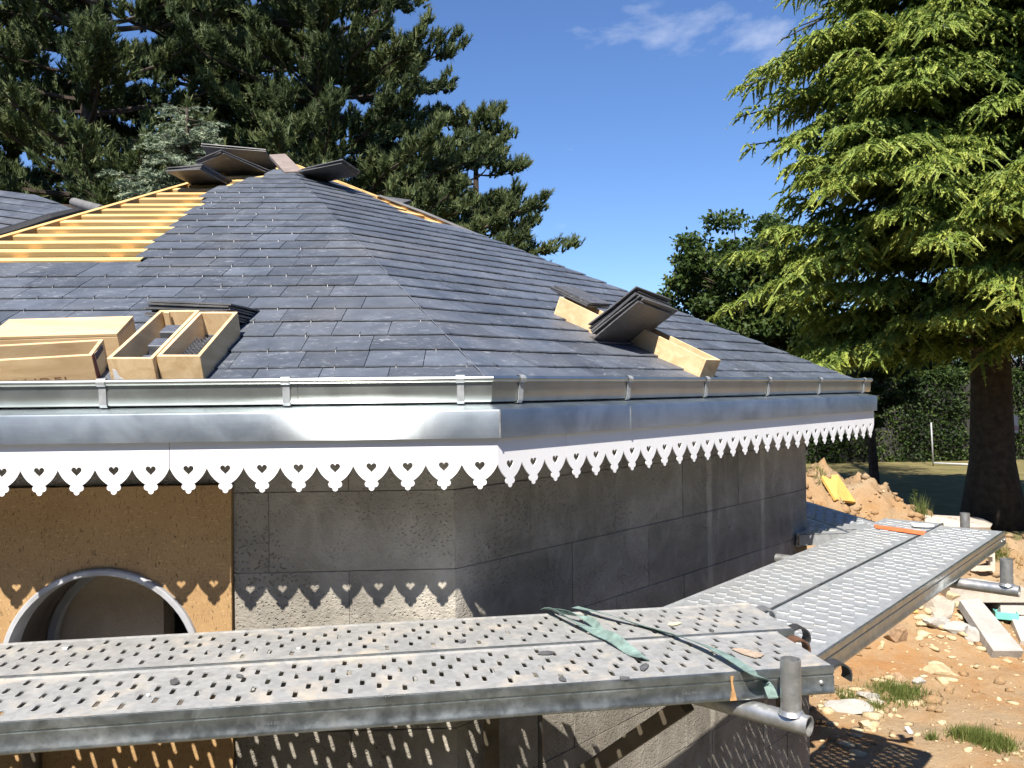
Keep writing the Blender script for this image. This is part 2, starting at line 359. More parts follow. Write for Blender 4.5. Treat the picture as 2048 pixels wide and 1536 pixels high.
def mat_ground():
    t = NT('sandy_soil'); v = t.coord()
    n1 = t.noise(v, .9, 6, .6, .4); n2 = t.noise(v, 5.5, 6, .66)
    soil = t.ramp(n1, [(.3, (.30, .150, .058)), (.45, (.305, .185, .088)), (.6, (.315, .222, .13)), (.75, (.28, .228, .16))])
    soil = t.mix(t.ramp(n2, [(.4, 0.), (.7, .55)]), soil, (.33, .255, .165))
    soil = t.mix(t.ramp(t.noise(v, 34, 5, .7), [(.55, 0.), (.7, .6)]), soil, (.20, .115, .055))
    soil = t.mix(t.ramp(t.noise(v, 60, 3, .6), [(.66, 0.), (.72, .8)]), soil, (.45, .40, .32))
    lawn = t.ramp(t.noise(v, 2.5, 6, .7), [(.3, (.12, .115, .045)), (.5, (.20, .16, .075)), (.7, (.28, .21, .11))])
    lawn = t.mix(t.ramp(t.noise(v, 40, 4), [(.4, .5), (.6, 0.)]), lawn, (.08, .11, .03))
    near = t.ramp(t.noise(v, 3, 6, .7), [(.3, (.075, .065, .045)), (.5, (.12, .10, .07)), (.7, (.10, .11, .045))])
    sep = t.node('ShaderNodeSeparateXYZ'); t.link(v, sep.inputs[0])
    yy = t.math('ADD', sep.outputs[1], t.math('MULTIPLY', t.math('SUBTRACT', t.noise(v, .8, 4), .5), 3.5))
    far = t.ramp(t.math('DIVIDE', yy, 40), [(.275, 0.), (.30, 1.)])
    xn = t.math('ADD', sep.outputs[0], t.math('MULTIPLY', t.math('SUBTRACT', t.noise(v, 1.1, 4), .5), 1.6)); edge = t.math('MINIMUM', t.math('SUBTRACT', xn, 1.3), t.math('SUBTRACT', t.math('ADD', sep.outputs[1], t.math('MULTIPLY', t.noise(v, 1.3, 4), 1.2)), 4.6))
    isoil = t.ramp(t.math('ADD', edge, .5), [(.3, 0.), (.7, 1.)])
    col = t.mix(far, t.mix(isoil, near, soil), lawn)
    h = t.math('ADD', t.math('MULTIPLY', t.noise(v, 12, 6, .7), 1.), t.math('MULTIPLY', t.noise(v, 75, 4, .7), .35))
    t.bump(h, .8, .03)
    return t.set(col, .95, 0, .15)
M['soil'] = mat_ground()
ground = put('ground', np_mesh('ground', np.stack([GX, GY, GZ], -1).reshape(-1, 3), quads, M['soil'], smooth=True)); tag(ground, kind='structure')

# ------------------------------------------------------------------ the octagonal building
B = thing('octagonal_building', (CEN[0], CEN[1], ZG), 'octagonal concrete block building under construction with half slated roof', 'building')
rnd = random.Random(11)
def clip(poly, a_, b_, c_):      # keep a*t + b*n <= c
    out = []
    for i in range(len(poly)):
        p, q = poly[i], poly[(i+1) % len(poly)]; dp = a_*p[0]+b_*p[1]-c_; dq = a_*q[0]+b_*q[1]-c_
        if dp <= 0: out.append(p)
        if (dp < 0 < dq) or (dq < 0 < dp): k = dp/(dp-dq); out.append((p[0]+(q[0]-p[0])*k, p[1]+(q[1]-p[1])*k))
    return out

# walls: mortar core and one block per piece
wallobj = {}
def wall_face(name, f, t_lo, t_hi, joints, zs, off):
    """courses of blocks on a face: joints(row) -> list of vertical joints"""
    core = MB()
    g = .005
    core.hexa([f.W(t_lo+g, INS+g, ZG), f.W(t_hi-g, INS+g, ZG), f.W(t_hi-(.2*T225 if off[1] else 0), INS+.2, ZG), f.W(t_lo+(.2*T225 if off[0] else 0), INS+.2, ZG),
               f.W(t_lo+g, INS+g, zs[0]), f.W(t_hi-g, INS+g, zs[0]), f.W(t_hi-(.2*T225 if off[1] else 0), INS+.2, zs[0]), f.W(t_lo+(.2*T225 if off[0] else 0), INS+.2, zs[0])])
    w = core.build(name, M['mortar'], B)
    for r in range(len(zs)-1):
        js = [t_lo]+[j for j in joints(r) if t_lo+.06 < j < t_hi-.06]+[t_hi]
        for a_, b_ in zip(js[:-1], js[1:]):
            jg = rnd.choice((.0007, .001, .0012, .002)); gl = jg if a_ != t_lo else 0; gr = jg if b_ != t_hi else 0
            z1 = zs[r]-jg; z0 = zs[r+1]+jg; e = rnd.uniform(-.0015, .0015); d = .03
            ml = d*T225 if (a_ == t_lo and off[0]) else 0; mr = d*T225 if (b_ == t_hi and off[1]) else 0
            m = MB(); n0 = INS+e; n1 = INS+d
            m.hexa([f.W(a_+gl, n0, z0), f.W(b_-gr, n0, z0), f.W(b_-gr-mr, n1, z0), f.W(a_+gl+ml, n1, z0), f.W(a_+gl, n0, z1), f.W(b_-gr, n0, z1), f.W(b_-gr-mr, n1, z1), f.W(a_+gl+ml, n1, z1)])
            m.build('block', M['concrete'], w, bevel=.0018)
    return w
ZS = [-.06]+[-.314-.2505*k for k in range(9)]+[ZG-.3]
wt = INS*T225
wall_face('wall', FR, wt, SIDE-wt, lambda r: [(.492 if r % 2 else .72)+.5*k for k in range(6)], ZS, (1, 1))
wall_face('wall', FL, -.824, -wt, lambda r: [-.714 if r % 2 else -.464], ZS, (0, 1))
m = MB()         # lintel over the board bay
m.obox(FL.W(-SIDE+wt, INS, -.286), FL.W(SIDE-wt-.824-.004, 0, 0)-FL.W(0, 0, 0), FL.W(0, .2, 0)-FL.W(0, 0, 0), (0, 0, .226)); m.build('lintel', M['concrete'], B, bevel=.003)
# other walls, seen only from elsewhere
for k in range(2, 8):
    f = FACES[k]; m = MB(); m.hexa([f.W(wt, INS, ZG-.3), f.W(SIDE-wt, INS, ZG-.3), f.W(SIDE-wt-.2*T225, INS+.2, ZG-.3), f.W(wt+.2*T225, INS+.2, ZG-.3), f.W(wt, INS, -.06), f.W(SIDE-wt, INS, -.06), f.W(SIDE-wt-.2*T225, INS+.2, -.06), f.W(wt+.2*T225, INS+.2, -.06)])
    m.build('wall', M['concrete'], B)

# board bay with round window
WC = (-1.22, -.844); WR = .305
def holed(outer, hole, to3, back, mb):
    """flat panel with a hole: outer/hole 2D loops, to3(p) -> 3D, back = offset vector"""
    tri = tessellate_polygon([[Vector((p[0], p[1], 0)) for p in outer], [Vector((p[0], p[1], 0)) for p in hole]])
    pts = outer+hole; n = len(pts); v3 = [to3(p) for p in pts]; b3 = [p+back for p in v3]; fs = [tuple(q) for q in tri]+[tuple(n+i for i in reversed(q)) for q in tri]
    no = len(outer)
    for lo, ln in ((0, no), (no, len(hole))):
        fs += [(lo+i, lo+(i+1) % ln, n+lo+(i+1) % ln, n+lo+i) for i in range(ln)]
    mb.add(v3+b3, fs)
WZ = lambda r, s_: max(WC[1]+r*s_, -1.02+(WR-r))       # the opening is flat at the bottom
circ = lambda r, n=48: [(WC[0]+r*math.cos(2*math.pi*i/n), WZ(r, math.sin(2*math.pi*i/n))) for i in range(n)]
vecn = lambda f, d: f.W(0, d, 0)-f.W(0, 0, 0)
m = MB(); holed([(-SIDE+wt, ZG), (-.8275, ZG), (-.8265, -.9), (-.8255, -.288), (-SIDE+wt, -.288)], circ(WR-.006), lambda p: FL.W(p[0], INS-.018, p[1]), vecn(FL, .022), m)
m.build('fibreboard_panel', M['fibreboard'], B)
m = MB(); holed([(-SIDE+wt, ZG), (-.83, ZG), (-.83, -.29), (-SIDE+wt, -.29)], circ(WR-.012), lambda p: FL.W(p[0], INS+.19, p[1]), vecn(FL, .015), m); m.build('inner_lining', M['plaster_in'], B)
m = MB(); R = []       # flat ring with a rounded lip
prof = [(WR, -.016), (WR, -.034), (WR-.004, -.038), (WR-.016, -.038), (WR-.02, -.033), (WR-.021, .03), (WR-.012, .03), (WR-.012, -.016)]
N = 64; vs = []; fs = []
for i in range(N):
    c_, s_ = math.cos(2*math.pi*i/N), math.sin(2*math.pi*i/N)
    for r, n in prof: vs.append(FL.W(WC[0]+r*c_, INS+n, WZ(r, s_)))
k = len(prof)
for i in range(N):
    for j in range(k): fs.append((i*k+j, i*k+(j+1) % k, ((i+1) % N)*k+(j+1) % k, ((i+1) % N)*k+j))
m.add(vs, fs); ringo = m.build('window_ring', M['ring'], B, sharp=40)
m = MB(); prof = [(WR-.018, .031), (WR-.018, .2), (WR-.012, .2), (WR-.012, .031)]; vs = []; fs = []
for i in range(N):
    c_, s_ = math.cos(2*math.pi*i/N), math.sin(2*math.pi*i/N)
    for r, n in prof: vs.append(FL.W(WC[0]+r*c_, INS+n, WZ(r, s_)))
k = 4
for i in range(N):
    for j in range(k): fs.append((i*k+j, i*k+(j+1) % k, ((i+1) % N)*k+(j+1) % k, ((i+1) % N)*k+j))
m.add(vs, fs); m.build('window_reveal', M['reveal'], B, sharp=40)
m = MB(); prof = [(WR-.022, .2), (WR-.022, .235), (WR-.045, .235), (WR-.045, .2)]; vs = []; fs = []
for i in range(N):
    c_, s_ = math.cos(2*math.pi*i/N), math.sin(2*math.pi*i/N)
    for r, n in prof: vs.append(FL.W(WC[0]+r*c_, INS+n, WZ(r, s_)))
k = 4
for i in range(N):
    for j in range(k): fs.append((i*k+j, i*k+(j+1) % k, ((i+1) % N)*k+(j+1) % k, ((i+1) % N)*k+j))
m.add(vs, fs); m.build('inner_ring', M['ring'], B, sharp=40)
m = MB(); m.tube([FL.W(-1.02, INS+.03, -.57), FL.W(-1.0, INS+.05, -.64), FL.W(-.965, INS+.06, -.7), FL.W(-.93, INS+.05, -.79)], [.006, .002, .006, .003], 5); m.build('plastic_strip', M['white_pvc'], B)
m = MB(); m.obox(FL.W(-2.3, INS+.26, ZG), FL.W(1.16, 0, 0)-FL.W(0, 0, 0), vecn(FL, .1), (0, 0, 2.3)); m.build('partition', M['plaster_in'], B)
# floor slab inside
m = MB(); m.add([f.W(wt, INS, ZG+.02) for f in FACES], [tuple(range(8))]); m.build('floor_slab', M['concrete'], B)

# soffit, fascia, valance, gutter
def sweep(f, prof, t0, t1, mb, m0=0, m1=0, caps=True):
    """profile [(n,z)] along a face; m0/m1 = mitre factor at the ends (t shifts by n*m)"""
    k = len(prof); vs = [f.W(t0+n*m0, n, z) for n, z in prof]+[f.W(t1+n*m1, n, z) for n, z in prof]
    fs = [(i, (i+1) % k, k+(i+1) % k, k+i) for i in range(k)]
    if caps: fs += [tuple(range(k-1, -1, -1)), tuple(range(k, 2*k))]
    mb.add(vs, fs)
for k in range(8):
    f = FACES[k]; m = MB(); sweep(f, [(.006, -.128), (INS+.2, -.128), (INS+.2, -.118), (.006, -.118)], 0, SIDE, m, T225, -T225); m.build('soffit', M['white_pvc'] if k < 3 else M['dark'], B)
fp = [(-.017, -.134), (-.018, -.06), (-.0165, -.0555), (-.012, -.0535), (.07, -.036), (.07, -.04), (-.010, -.0575), (-.0125, -.0605), (-.0125, -.131), (-.003, -.131), (-.003, -.134)]
for f, a_, b_, m0, m1 in ((FL, -SIDE, -1.86, T225, 0), (FL, -1.858, 0, 0, -T225), (FR, 0, .6247, T225, 0), (FR, .6267, SIDE, 0, -T225), (FACES[2], 0, SIDE, T225, -T225), (FACES[7], 0, SIDE, T225, -T225)):
    m = MB(); sweep(f, fp, a_, b_, m, m0, m1); m.build('fascia_panel', M['zinc'], B, sharp=35)
m = MB(); m.obox(FR.W(.6195, -.0195, -.1345), vecn(FR, 0)+np.array([FR.t[0]*.007, FR.t[1]*.007, 0]), vecn(FR, .0025), (0, 0, .075)); m.build('fascia_joint', M['zinc'], B)
m = MB(); m.tube([A0.tolist()+[-.133] + np.array([*(-.0195*(FL.m+FR.m)/1.85), 0]), A0.tolist()+[-.056]+np.array([*(-.0195*(FL.m+FR.m)/1.85), 0])], .0025, 6); m.build('corner_solder', M['galv_tube'], B)

def scallop_cell():
    """one scallop, 0.1 wide, centred on 0: outline and heart, as (x, z) loops"""
    o = [(-.05, -.119), (.05, -.119)][::-1]; L_ = []
    ctrl = [(-.05, -.2065), (-.0475, -.212), (-.043, -.2205), (-.037, -.2295), (-.030, -.2375), (-.022, -.2445), (-.0145, -.2495)]
    lobe = [(-.0105+.0085*math.cos(a_), -.2572+.0085*math.sin(a_)) for a_ in np.radians([118, 150, 180, 210, 240, 262])]
    bot = [(.0078*math.cos(a_), -.2685+.0078*math.sin(a_)) for a_ in np.radians([165, 195, 225, 255])]
    L_ = ctrl+lobe+bot; R_ = [(-x, z) for x, z in reversed(L_)]
    outline = [(.05, -.119), (-.05, -.119)]+L_+R_
    h = []
    for i in range(28):
        s_ = 2*math.pi*i/28; x = 16*math.sin(s_)**3; y = 13*math.cos(s_)-5*math.cos(2*s_)-2*math.cos(3*s_)-math.cos(4*s_); h.append((x*.00088, -.2105+y*.00092))
    return outline, h
out_, heart_ = scallop_cell()
TH = .0032
def valance(f, t0, ncell):
    m = MB(); loops = out_+heart_; n = len(loops); no = len(out_)
    tri = tessellate_polygon([[Vector((x, z, 0)) for x, z in out_], [Vector((x, z, 0)) for x, z in heart_]])
    for c in range(ncell):
        tc = t0+.05+.1*c
        v = [f.W(tc+x, 0, z) for x, z in loops]+[f.W(tc+x, TH, z) for x, z in loops]
        fs = [tuple(q) for q in tri]+[tuple(n+i for i in reversed(q)) for q in tri]
        for lo, ln in ((0, no), (no, len(heart_))):
            for i in range(ln):
                if lo == 0 and ((i == 1 and c > 0) or (i == ln-1 and c < ncell-1)): continue    # shared sides stay open
                fs.append((lo+i, lo+(i+1) % ln, n+lo+(i+1) % ln, n+lo+i))
        m.add(v, fs)
    me = m.mesh('valance_board', M['white_pvc']); bm = bmesh.new(); bm.from_mesh(me); bmesh.ops.remove_doubles(bm, verts=bm.verts, dist=.00005); bmesh.ops.recalc_face_normals(bm, faces=bm.faces); bm.to_mesh(me); bm.free()
    return put('valance_board', me, B)
valance(FL, -.9, 9); valance(FL, -2.902, 20)
valance(FR, 0.0005, 3); valance(FR, .302, 20); valance(FR, 2.304, 6)
valance(FACES[2], .0, 28)

# gutter: moulded trough with a rolled bead
bead = [(.030+.0095*math.cos(a_), .031+.0095*math.sin(a_)) for a_ in np.radians([-60, -20, 20, 60, 100, 140, 180, 220, 250])]
gp = [(.0352, .0215)]+[(.0365, -.002), (.0385, -.026), (.043, -.031), (.128, -.031), (.13, -.028), (.13, .03), (.133, .03), (.133, -.034), (.041, -.0345), (.0355, -.0285), (.0335, -.003), (.0318, .022)]
def gutter(f, t0, t1, m0, m1):
    m = MB(); sweep(f, gp, t0, t1, m, m0, m1); sweep(f, bead, t0, t1, m, m0, m1); o = m.build('gutter', M['zinc_gutter'], B, sharp=50); return o
def clip_bracket(f, t, par, w=.02):
    m = MB(); e = .0018
    pr = [(.0312, .020), (.0335, -.004), (.0355, -.029), (.041, -.0365), (.06, -.0365)]
    vs = []; k = len(pr)
    for s_ in (0, w):
        for n, z in pr: vs.append(f.W(t+s_, n-e, z-.0008))
        for n, z in reversed(pr): vs.append(f.W(t+s_, n-e-.0018, z-.0022))
    K = 2*k; m.add(vs, [(i, (i+1) % K, K+(i+1) % K, K+i) for i in range(K)]+[tuple(range(K-1, -1, -1)), tuple(range(K, 2*K))])
    bp = [(.030+.0125*math.cos(a_), .031+.0125*math.sin(a_)) for a_ in np.radians([-100, -70, -30, 10, 50, 90, 130, 170, 210, 240])]
    bi = [(.030+.0105*math.cos(a_), .031+.0105*math.sin(a_)) for a_ in np.radians([240, 210, 170, 130, 90, 50, 10, -30, -70, -100])]
    q = bp+bi; K = len(q); vs = [f.W(t-.003, n, z) for n, z in q]+[f.W(t+w+.001, n, z) for n, z in q]
    m.add(vs, [(i, (i+1) % K, K+(i+1) % K, K+i) for i in range(K)]); m.build('gutter_bracket', M['galv_clean'], par)
g1 = gutter(FL, -SIDE, -.5575, T225, 0); g1b = gutter(FL, -.5565, 0, 0, -T225); g2 = gutter(FR, 0, SIDE+.06, T225, 0)
for t in (-2.1, -1.6, -1.104, -.599): clip_bracket(FL, t, g1)
clip_bracket(FL, -.112, g1b)
for t in (.123, .67, 1.19, 1.723, 2.266, 2.84): clip_bracket(FR, t, g2)
m = MB(); m.add([FR.W(SIDE+.0605, n, z) for n, z in [(.032, .03), (.036, -.03), (.132, -.033), (.132, .03)]], [(0, 1, 2, 3)]); m.build('gutter_end_cap', M['zinc_gutter'], g2)

# ------------------------------------------------------------------ roof
STEP = .1176; N0 = .156; SLEN = .205
# hidden slopes as plain slated sheets
for k in (2, 3, 4, 5, 6, 7):
    f = FACES[k]; m = MB(); top = SIDE/2/T225-.001
    m.prism([f.R(.05*T225, .05), f.R(SIDE-.05*T225, .05), f.R(SIDE/2, top)], (0, 0, -.02)); m.build('roof_slope', M['slate'], B)
slate_root = B
def slope_off(n, n0): return .0172-.0125*(n-n0)/SLEN
def slate(f, t0, t1, n0, lo, hi, far, hooks, extra=0):
    j = rnd.uniform
    e0, e1 = j(-.003, .003), j(-.003, .003)
    poly = [(t0+.0012, n0+e0), (t0+(t1-t0)*.33, n0+e0*.6+j(-.0018, .0018)), (t0+(t1-t0)*.67, n0+e1*.6+j(-.0018, .0018)), (t1-.0012, n0+e1), (t1-.0012, n0+SLEN), (t0+.0012, n0+SLEN)]
    poly = clip(poly, *lo); poly = clip(poly, *hi) if poly else poly
    if len(poly) < 3: return
    ar = abs(sum(poly[i][0]*poly[(i+1) % len(poly)][1]-poly[(i+1) % len(poly)][0]*poly[i][1] for i in range(len(poly))))/2
    if ar < .0012: return
    w = j(0, .0025)
    base = [f.R(t, n, slope_off(n, n0)+w*(1-(n-n0)/SLEN)+extra) for t, n in poly]
    mb = MB() if not far else slate_far
    mb.prism(base, (0, 0, .0045))
    if not far: mb.build('slate', M['slate'], slate_root)
    th = (max(t0, -9)+t1)/2+j(-.012, .012)
    tc = [p[0] for p in poly[:4]]
    if min(tc) < th < max(tc): hooks.append((f, th, n0))
slate_far = MB(); HOOKS = []
def left_limit(n):
    if n < 1.04: return -SIDE+n*T225
    return float(np.interp(n, [1.04, 1.2, 1.32, 1.6, 2.1, 2.46, 2.62, 2.78, 2.98], [-1.36, -1.42, -1.5, -1.46, -1.53, -1.57, -1.43, -1.36, -1.31]))
def right_limit(n):
    if n < 2.15: return SIDE-n*T225
    return float(np.interp(n, [2.15, 2.3, 2.67, 3.0], [1.68, 1.60, 1.61, 1.48]))
prev = []
for k in range(-1, 24):
    n0 = N0+STEP*k if k >= 0 else .062
    # left face, laid from the hip towards the left
    t = -n0*T225-.0; first = True; end = left_limit(n0+.03); js = []
    t_a = 0.
    widths = []
    while t > end+.02:
        w = rnd.uniform(.165, .235) if not first else rnd.uniform(.22, .42)*1
        if first: w = .18+(.11 if k % 2 else 0)+rnd.uniform(-.03, .03)
        t2 = t-w
        if t2 < end+.08 and n0 > 1.04: t2 = end+rnd.uniform(-.05, .03)
        s0 = t2; s1 = t if not first else .02
        x = (FL.R((s0+s1)/2, n0)[0]/FL.R((s0+s1)/2, n0)[1])
        slate(FL, s0, s1, n0, (1, T225, -.0008), (-1, T225, SIDE-.002), x < -.66, HOOKS)
        t = t2; first = False
    # right face
    t = n0*T225; first = True; end = right_limit(n0+.03)
    while t < end-.02:
        w = rnd.uniform(.165, .235) if not first else .19+(.1 if k % 2 == 0 else 0)+rnd.uniform(-.03, .03)
        t2 = t+w
        if t2 > end-.07: t2 = end+.001+(rnd.uniform(-.04, .03) if n0 > 2.15 else 0)
        slate(FR, t if not first else -.02, t2, n0, (-1, T225, -.0008), (1, T225, SIDE-.002), False, HOOKS)
        t = t2; first = False
if slate_far.v: tag(slate_far.build('slate_field', M['slate'], slate_root), kind='stuff')
# two wider slates laid flat on the left, over the last full course
m = MB()
for f, th, n0 in HOOKS:      # wire hooks
    z = .0172+.0065
    for (na, nb, oa, ob, wd) in ((-.006, .018, z+.001, z-.0025, .0022), (-.0075, -.005, z-.009, z+.001, .0025)):
        m.obox(f.R(th-wd/2, n0+na, oa-.0015), f.W(wd, 0, 0)-f.W(0, 0, 0), f.R(0, nb-na, ob-oa)-f.R(0, 0, 0), (0, 0, .0022))
tag(m.build('slate_hooks', plain('hook_wire', (.16, .16, .17), .45, .9, .05), slate_root, fix=False), kind='stuff')
# lead/copper line along the visible hip is only the mitred joint: a thin pale sealing strip
m = MB()
for a_, b_ in ((.06, .9), (1.0, 1.75), (1.9, 2.9)):
    pa = FL.R(-a_*T225, a_, .022); pb = FL.R(-b_*T225, b_, .022); m.tube([pa, pb], .0012, 5)
m.build('hip_joint', M['galv_tube'], slate_root)

# battens, rafters, hip boards
frame_root = B
def bar_roof(f, ta, na, tb, nb, wid, off, th, name, mat, par):
    """bar lying in the roof plane from (ta,na) to (tb,nb); its top at vertical offset off"""
    p, q = f.R(ta, na, off), f.R(tb, nb, off); d = (q-p)/np.linalg.norm(q-p); nrm = np.cross(f.R(1, 0)-f.R(0, 0), f.R(0, 1)-f.R(0, 0)); nrm /= np.linalg.norm(nrm); s_ = np.cross(nrm, d)
    m = MB(); m.obox(p-s_*wid/2-nrm*th, q-p, s_*wid, nrm*th); return m.build(name, mat, par, bevel=.002)
k = 0
for k in range(7, 26):
    n = N0+STEP*(k+.55)
    if n > 3.3: break
    lo = -SIDE+n*T225+.012
    bar_roof(FL, lo, n, max(lo+.3, min(-1.1, -n*T225-.02)), n, .045, -.004+rnd.uniform(-.003, .003), .026, 'batten', M['batten'], frame_root)
for k in range(16, 27):
    n = N0+STEP*(k+.55)
    if n > 3.3: break
    hi = SIDE-n*T225-.01; bar_roof(FR, max(min(1.25, hi-.3), n*T225+.02), n, hi, n, .045, -.004+rnd.uniform(-.003, .003), .026, 'batten', M['batten'], frame_root)
for t0, n0, t1, n1 in ((-1.63, .9, -1.66, 2.9), (-2.05, .7, -2.05, 1.95), (-1.18, .9, -1.22, 3.05), (-2.42, .4, -2.42, 1.05)):
    bar_roof(FL, t0, n0, t1, n1, .06, -.034, .1, 'rafter', M['rafter'], frame_root)
for t0, n0, t1, n1 in ((1.45, .4, 1.45, 3.3), (1.8, .4, 1.8, 2.5)):
    bar_roof(FR, t0, n0, t1, n1, .06, -.034, .1, 'rafter', M['rafter'], frame_root)
bar_roof(FL, -SIDE+.35*T225, .35, -SIDE+3.3*T225, 3.3, .03, .006, .12, 'hip_rafter', M['rafter'], frame_root)
bar_roof(FR, SIDE-2.15*T225, 2.15, SIDE-3.35*T225, 3.35, .03, .008, .12, 'hip_rafter', M['rafter'], frame_root)
bar_roof(FL, -2.9*T225, 2.9, -3.48*T225, 3.48, .11, .03, .025, 'hip_board', M['old_board'], frame_root)
m = MB(); pa = FR.R(SIDE-2.1*T225, 2.1, .006); pb = FR.R(SIDE-2.75*T225, 2.75, .012); pm = FR.R(SIDE-2.45*T225, 2.45, .016)
for p, q in ((pa, pm), (pm, pb)): m.obox(p+[-.02, -.02, 0], q-p, (.03, .02, .002), (0, 0, .004))
m.build('flashing_strip', M['lead'], frame_root)
# ceiling membrane inside that keeps the loft dark

# ------------------------------------------------------------------ neighbouring slate roof behind the left hip
c0 = P(-420, 330, 8.2); c1 = P(70, 392, 7.6); c1b = P(165, 424, 7.2); c2 = P(-60, 492, 6.6); c3 = P(-560, 640, 6.2)
NB_ = thing('house', (c2[0]-1.5, c2[1]+1.2, ZG), 'neighbouring house with dark slate roof behind the bare battens on the left', 'house')
ex = (c1-c0); ex /= np.linalg.norm(ex); dn = (c2-c1); dn = dn-ex*(dn@ex); dn /= np.linalg.norm(dn); nr = np.cross(dn, ex); nr = nr if nr[2] > 0 else -nr; nr /= np.linalg.norm(nr)
m = MB(); m.prism([c0, c1, c1b, c2, c3], -nr*.04); m.build('roof_deck', M['dark'], NB_)
r2 = random.Random(5)
def in2(p): return p[0], p[1]
pl = [((q-c0)@ex, (q-c0)@dn) for q in (c0, c1, c1b, c2, c3)]
for row in range(16):
    s0 = -1.2+r2.random()*.2; y1 = .02+.135*(row+1)
    while s0 < 4.5:
        w = r2.uniform(.2, .27); poly = [(s0+.001, y1-.2), (s0+w-.001, y1-.2), (s0+w-.001, y1+r2.uniform(-.002, .002)), (s0+.001, y1+r2.uniform(-.002, .002))]
        for i in range(len(pl)):
            p, q = pl[i], pl[(i+1) % len(pl)]; nx_, ny_ = (q[1]-p[1]), -(q[0]-p[0])
            if poly: poly = clip(poly, nx_, ny_, nx_*p[0]+ny_*p[1])
        s0 += w
        if len(poly) < 3: continue
        base = [c0+ex*a_+dn*b_+nr*(.004+.018*(b_-(y1-.2))/.2) for a_, b_ in poly]
        x_ = np.mean([b[0]/b[1] for b in base])
        if x_ > -.66: mm = MB(); mm.prism(base, nr*.006); mm.build('slate', M['slate'], NB_)
m = MB(); m.prism([c0, c1+ex*0, c1b, c2, c3], nr*.0035); m.build('roof_underlay', M['slate'], NB_)
m = MB(); e_ = (c2-c1b)/np.linalg.norm(c2-c1b); s_ = np.cross(nr, e_); m.tube([c1b-e_*.12+nr*.02, c1b+(c2-c1b)*.3+nr*.03, c1b+(c2-c1b)*.6+nr*.02, c2+e_*.8+nr*.03], [.02, .042, .046, .05], 8); m.build('valley_seal', M['rubber'], NB_)
m = MB(); m.obox(c1b+e_*-.1-nr*.03+s_*.0, e_*2.4, s_*.22 if (s_@np.array([1, 0, 0])) > 0 else -s_*.22, nr*.02); m.build('valley_flashing', M['lead'], NB_)
wl_ = MB(); wl_.obox((c3[0]-1.5, c3[1]+1.0, ZG), (4.2, 0, 0), (0, 3, 0), (0, 0, 2.6)); wl_.build('wall', M['mortar'], NB_)
m = MB(); a_ = P(147, 404, 6.6); b_ = P(203, 420, 6.0); m.tube([a_, b_], .036, 14, .03); ro = m.build('lead_roll', M['lead'], None, sharp=40); tag(ro, 'rolled grey lead sheet lying at the top of the valley', 'lead roll')

# ------------------------------------------------------------------ scaffold planks
ZP1 = -.70; ZP2 = -.757
def slot_loop(s0, w0, a_, b_, n=2):
    pts = []
    for cx, cy, st in ((s0+a_, w0+b_-a_, 0), (s0-a_, w0+b_-a_, 90), (s0-a_, w0-b_+a_, 180), (s0+a_, w0-b_+a_, 270)): pass
    c = a_*.75
    return [(s0+a_, w0-b_+c), (s0+a_, w0+b_-c), (s0+a_-c, w0+b_), (s0-a_+c, w0+b_), (s0-a_, w0+b_-c), (s0-a_, w0-b_+c), (s0-a_+c, w0-b_), (s0+a_-c, w0-b_)]
def plank_deck(length, width, phase, seed):
    rr = random.Random(seed); slots = []
    per = .126; s = .07+phase
    while s < length-.06:
        for i in range(5):
            q = s+.026*i; w = .048+.051*i
            if .05 < q < length-.05: slots.append((q, w))
        for i in range(4):
            q = s+.066+.026*i; w = .066+.051*i+.006
            if .05 < q < length-.05: slots.append((q, w))
        s += per
    outer = [(0, .0), (length, .0), (length, width), (0, width)]
    pts = [Vector(p) for p in outer]; edges = [(0, 1), (1, 2), (2, 3), (3, 0)]; rims = []
    for (q, w) in slots:
        lp = slot_loop(q, w, .0070, .0228); b = len(pts); pts += [Vector(p) for p in lp]; edges += [(b+i, b+(i+1) % 8) for i in range(8)]; rims.append((q, w))
    v, e, f, *_ = delaunay_2d_cdt(pts, edges, [], 0, 1e-6)
    sl = np.array(rims); fs = []
    V2 = np.array([(p.x, p.y) for p in v])
    for tri in f:
        c = V2[list(tri)].mean(0); d = np.abs(sl-c)
        if ((d[:, 0] < .0068) & (d[:, 1] < .0226)).any(): continue
        fs.append(tuple(tri))
    return V2, fs, rims
